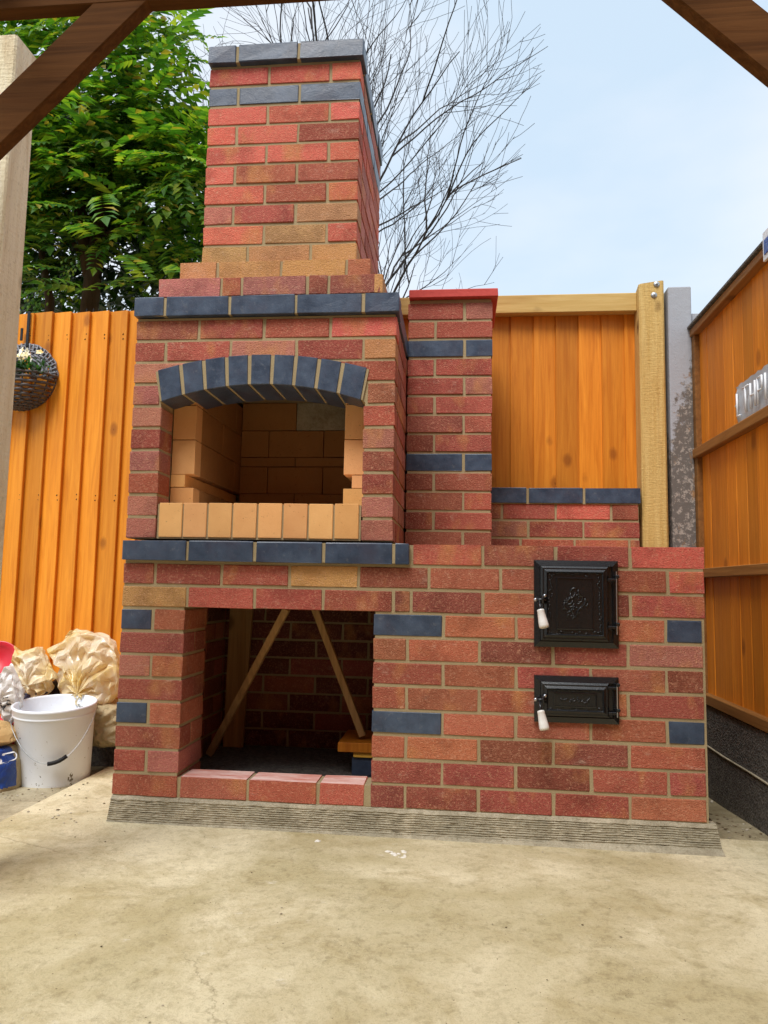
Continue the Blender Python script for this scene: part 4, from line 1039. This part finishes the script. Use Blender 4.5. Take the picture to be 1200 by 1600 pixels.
# clumps seen in the photo: centre (px, py), spread in px, how many leaves
clumps = [((210, 40), 70, 26), ((250, 110), 60, 20), ((40, 40), 60, 22), ((115, 35), 50, 16), ((170, 150), 55, 22), ((120, 190), 60, 26), ((230, 190), 60, 30), ((285, 180), 50, 26), ((300, 250), 45, 26), ((250, 255), 60, 34),
          ((190, 260), 60, 34), ((120, 250), 65, 34), ((70, 220), 40, 22), ((60, 290), 40, 20), ((140, 310), 60, 20), ((220, 310), 60, 26), ((290, 320), 45, 22), ((70, 350), 45, 16), ((150, 355), 55, 14), ((230, 400), 60, 14), ((290, 420), 40, 12), ((70, 430), 50, 12), ((20, 150), 40, 18)]
allf = []
for (cxp, cyp), sp, nn in clumps:
    for i in range(int(nn*2.2)):
        px, py = rnd.gauss(cxp, sp*.55), rnd.gauss(cyp, sp*.5); yv = TY+rnd.gauss(0, 230)
        if py > 478 or (px > 268 and py < 215 and rnd.random() < .9): continue
        allf.append((px, py, yv))
def frond_matrix(p, px, yv):
    az = math.atan2(-1, (px-165)/140)+rnd.gauss(0, .85); el = rnd.gauss(-.12, .38)
    d = Vector((math.cos(az)*math.cos(el), math.sin(az)*math.cos(el), math.sin(el))); up = Vector((rnd.uniform(-.3, .3), -.25+rnd.uniform(-.3, .3), 1)); s = up.cross(d).normalized(); u = d.cross(s)
    return Matrix((d, s, u)).transposed()
allf.sort(key=lambda q: q[2])
rest = bmesh.new()
for i, (px, py, yv) in enumerate(allf):
    p = Vector(at(px, py, yv)); rot = frond_matrix(p, px, yv); sc = rnd.uniform(.6, 1.2)
    if i < 285:
        o = bpy.data.objects.new('leaf', fr[i % 4]); COL.objects.link(o); place(o, tree, p); o.rotation_euler = rot.to_euler(); o.scale = (sc,)*3
    else:
        st = len(rest.verts); rest.from_mesh(fr[i % 4]); rest.verts.ensure_lookup_table()
        for v in rest.verts[st:]: v.co = p+rot @ (v.co*sc/S)
o = build('foliage', rest, 'leaf', tree, kind='stuff')
# leaves further in and behind, with the shade put into their colour
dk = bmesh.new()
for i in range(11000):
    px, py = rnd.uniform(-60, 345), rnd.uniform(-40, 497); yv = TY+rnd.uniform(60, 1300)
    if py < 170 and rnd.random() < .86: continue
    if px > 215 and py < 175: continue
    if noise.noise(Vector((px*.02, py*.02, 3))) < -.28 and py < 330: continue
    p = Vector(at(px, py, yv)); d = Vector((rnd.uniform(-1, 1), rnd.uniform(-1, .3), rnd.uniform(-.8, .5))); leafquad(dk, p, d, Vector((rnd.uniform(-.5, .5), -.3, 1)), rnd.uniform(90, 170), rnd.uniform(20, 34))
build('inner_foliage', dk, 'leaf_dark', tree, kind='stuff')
# berry clusters hanging among the fronds
bm = bmesh.new()
for (px, py) in ((172, 225), (165, 250), (120, 330), (112, 345), (105, 430), (112, 415), (40, 470), (60, 465)):
    c = Vector(at(px, py, TY-330))
    for i in range(26):
        q = c+Vector((rnd.gauss(0, 26), rnd.gauss(0, 20), rnd.gauss(0, 42))); leafquad(bm, q, Vector((rnd.uniform(-.4, .4), -.3, -1)), Vector((0, -1, .2)), 24, 8)
build('berries', bm, 'leaf', tree, kind='stuff')

# ------------------------------------------------------------------ bare tree behind the chimney
bt = thing('bare_tree', 'leafless tree with fine dark twigs spreading behind the chimney', 'tree', (250, 4200, -130))
rnd = random.Random(5)
tw = bmesh.new(); big = bmesh.new(); BY = 4200
root = Vector(at(500, 560, BY)); 
add_tube(big, [Vector((root.x, BY, -140)), Vector((root.x+20, BY, 900)), root], [110, 95, 80], 10)
NT = [0]; XL = at(798, 200, BY)[0]
def grow(p, d, ln, r, depth, bend):
    pts = [p]; rs = [r]; n = max(5, int(ln/120)); q = p.copy(); dd = d.normalized()
    for i in range(n):
        dd = (dd+Vector((rnd.gauss(0, .10), rnd.gauss(0, .10), rnd.gauss(0, .07)+bend))).normalized(); q = q+dd*ln/n
        if q.x > XL+380*noise.noise(Vector((q.z*.0016, q.y*.0012, 1.5))): break
        pts.append(q.copy()); rs.append(max(1.9, r*(1-.80*(i+1)/n)))
    n = len(pts)-1
    if n < 2: return
    add_tube(big if r > 16 else tw, pts, rs, 7 if r > 16 else (5 if r > 6 else 3), cap=False); NT[0] += 1
    if depth <= 0 or NT[0] > 7000: return
    for j in range({4: 6, 3: 5, 2: 4, 1: 3}.get(depth, 4)):
        t_ = rnd.uniform(.22, .98); i = min(n-1, int(t_*n)); pp = pts[i].lerp(pts[i+1], t_*n-i); dr = (pts[i+1]-pts[i]).normalized()
        ax = dr.orthogonal().normalized(); ax = Matrix.Rotation(rnd.uniform(0, 2*PI), 3, dr) @ ax
        nd = (dr*rnd.uniform(.85, 1.2)+ax*rnd.uniform(.3, .7)); 
        grow(pp, nd, ln*rnd.uniform(.48, .80)*(1.1-.35*t_), max(2.2, r*.42), depth-1, bend)
for (tx, ty, yo) in ((470, -120, 0), (380, -100, 200), (560, -140, -200), (640, -60, 0), (730, -40, 150), (800, 40, -150), (850, 150, 0), (830, 260, 200), (840, 360, -100), (780, 400, 100), (300, -30, 0), (240, 80, 150), (255, 190, -100), (690, 20, 300)):
    e = Vector(at(tx, ty, BY+yo)); d = e-root
    d0 = d.normalized(); d0 = (d0+Vector((0, 0, .12 if tx < 700 else -.10))).normalized()
    grow(root+Vector((rnd.uniform(-30, 30), 0, rnd.uniform(-260, 80))), d0, d.length*.80, 25 if tx < 760 else 19, 3, .035 if tx > 600 else .01)
build('trunk', big, 'twig', bt, True); build('crown', tw, 'twig', bt, kind='stuff')

# ------------------------------------------------------------------ litter on the ground
bm = bmesh.new(); rnd = random.Random(9)
def flake(x, y, z, s):
    a = rnd.uniform(0, PI); n_ = rnd.randint(4, 6); vs = [bm.verts.new((x+s*math.cos(a+2*PI*k/n_)*rnd.uniform(.5, 1), y+s*math.sin(a+2*PI*k/n_)*rnd.uniform(.5, 1), z+1+rnd.uniform(0, s*.25))) for k in range(n_)]
    top = bm.verts.new((x, y, z+1+s*.45))
    for k in range(n_): bm.faces.new((vs[k], vs[(k+1) % n_], top))
for i in range(200):
    x, y = rnd.uniform(-720, -315), rnd.uniform(150, 800); flake(x, y, zg(x, y), rnd.uniform(1.5, 7))
for i in range(120):
    x, y = rnd.uniform(1870, 2075), rnd.uniform(150, 830); flake(x, y, zg(x, y), rnd.uniform(3, 10))
for i in range(50):
    x, y = rnd.uniform(-310, -20), rnd.uniform(-60, 640); flake(x, y, -80, rnd.uniform(2, 8))
for i in range(900):
    x, y = rnd.uniform(-300, 2050), rnd.uniform(-1500, -60); flake(x, y, -80.5, rnd.uniform(.8, 2.2))
for i in range(60):
    x, y = rnd.uniform(-300, 2050), rnd.uniform(-1500, -60); flake(x, y, -80, rnd.uniform(1.5, 4.5))
build('litter', bm, 'litter', None, kind='stuff')

bm = bmesh.new()                               # white mortar splashes trodden flat
for (x, y, r0, n0) in ((938, -165, 30, 15), (905, -150, 14, 6), (690, -95, 12, 5)):
    for i in range(n0):
        a = rnd.uniform(0, 2*PI); q = r0*rnd.random(); flake(x+q*math.cos(a)*1.2, y+q*math.sin(a), -82.5, rnd.uniform(4, 12))
build('mortar_splash', bm, 'splash', None, kind='stuff')
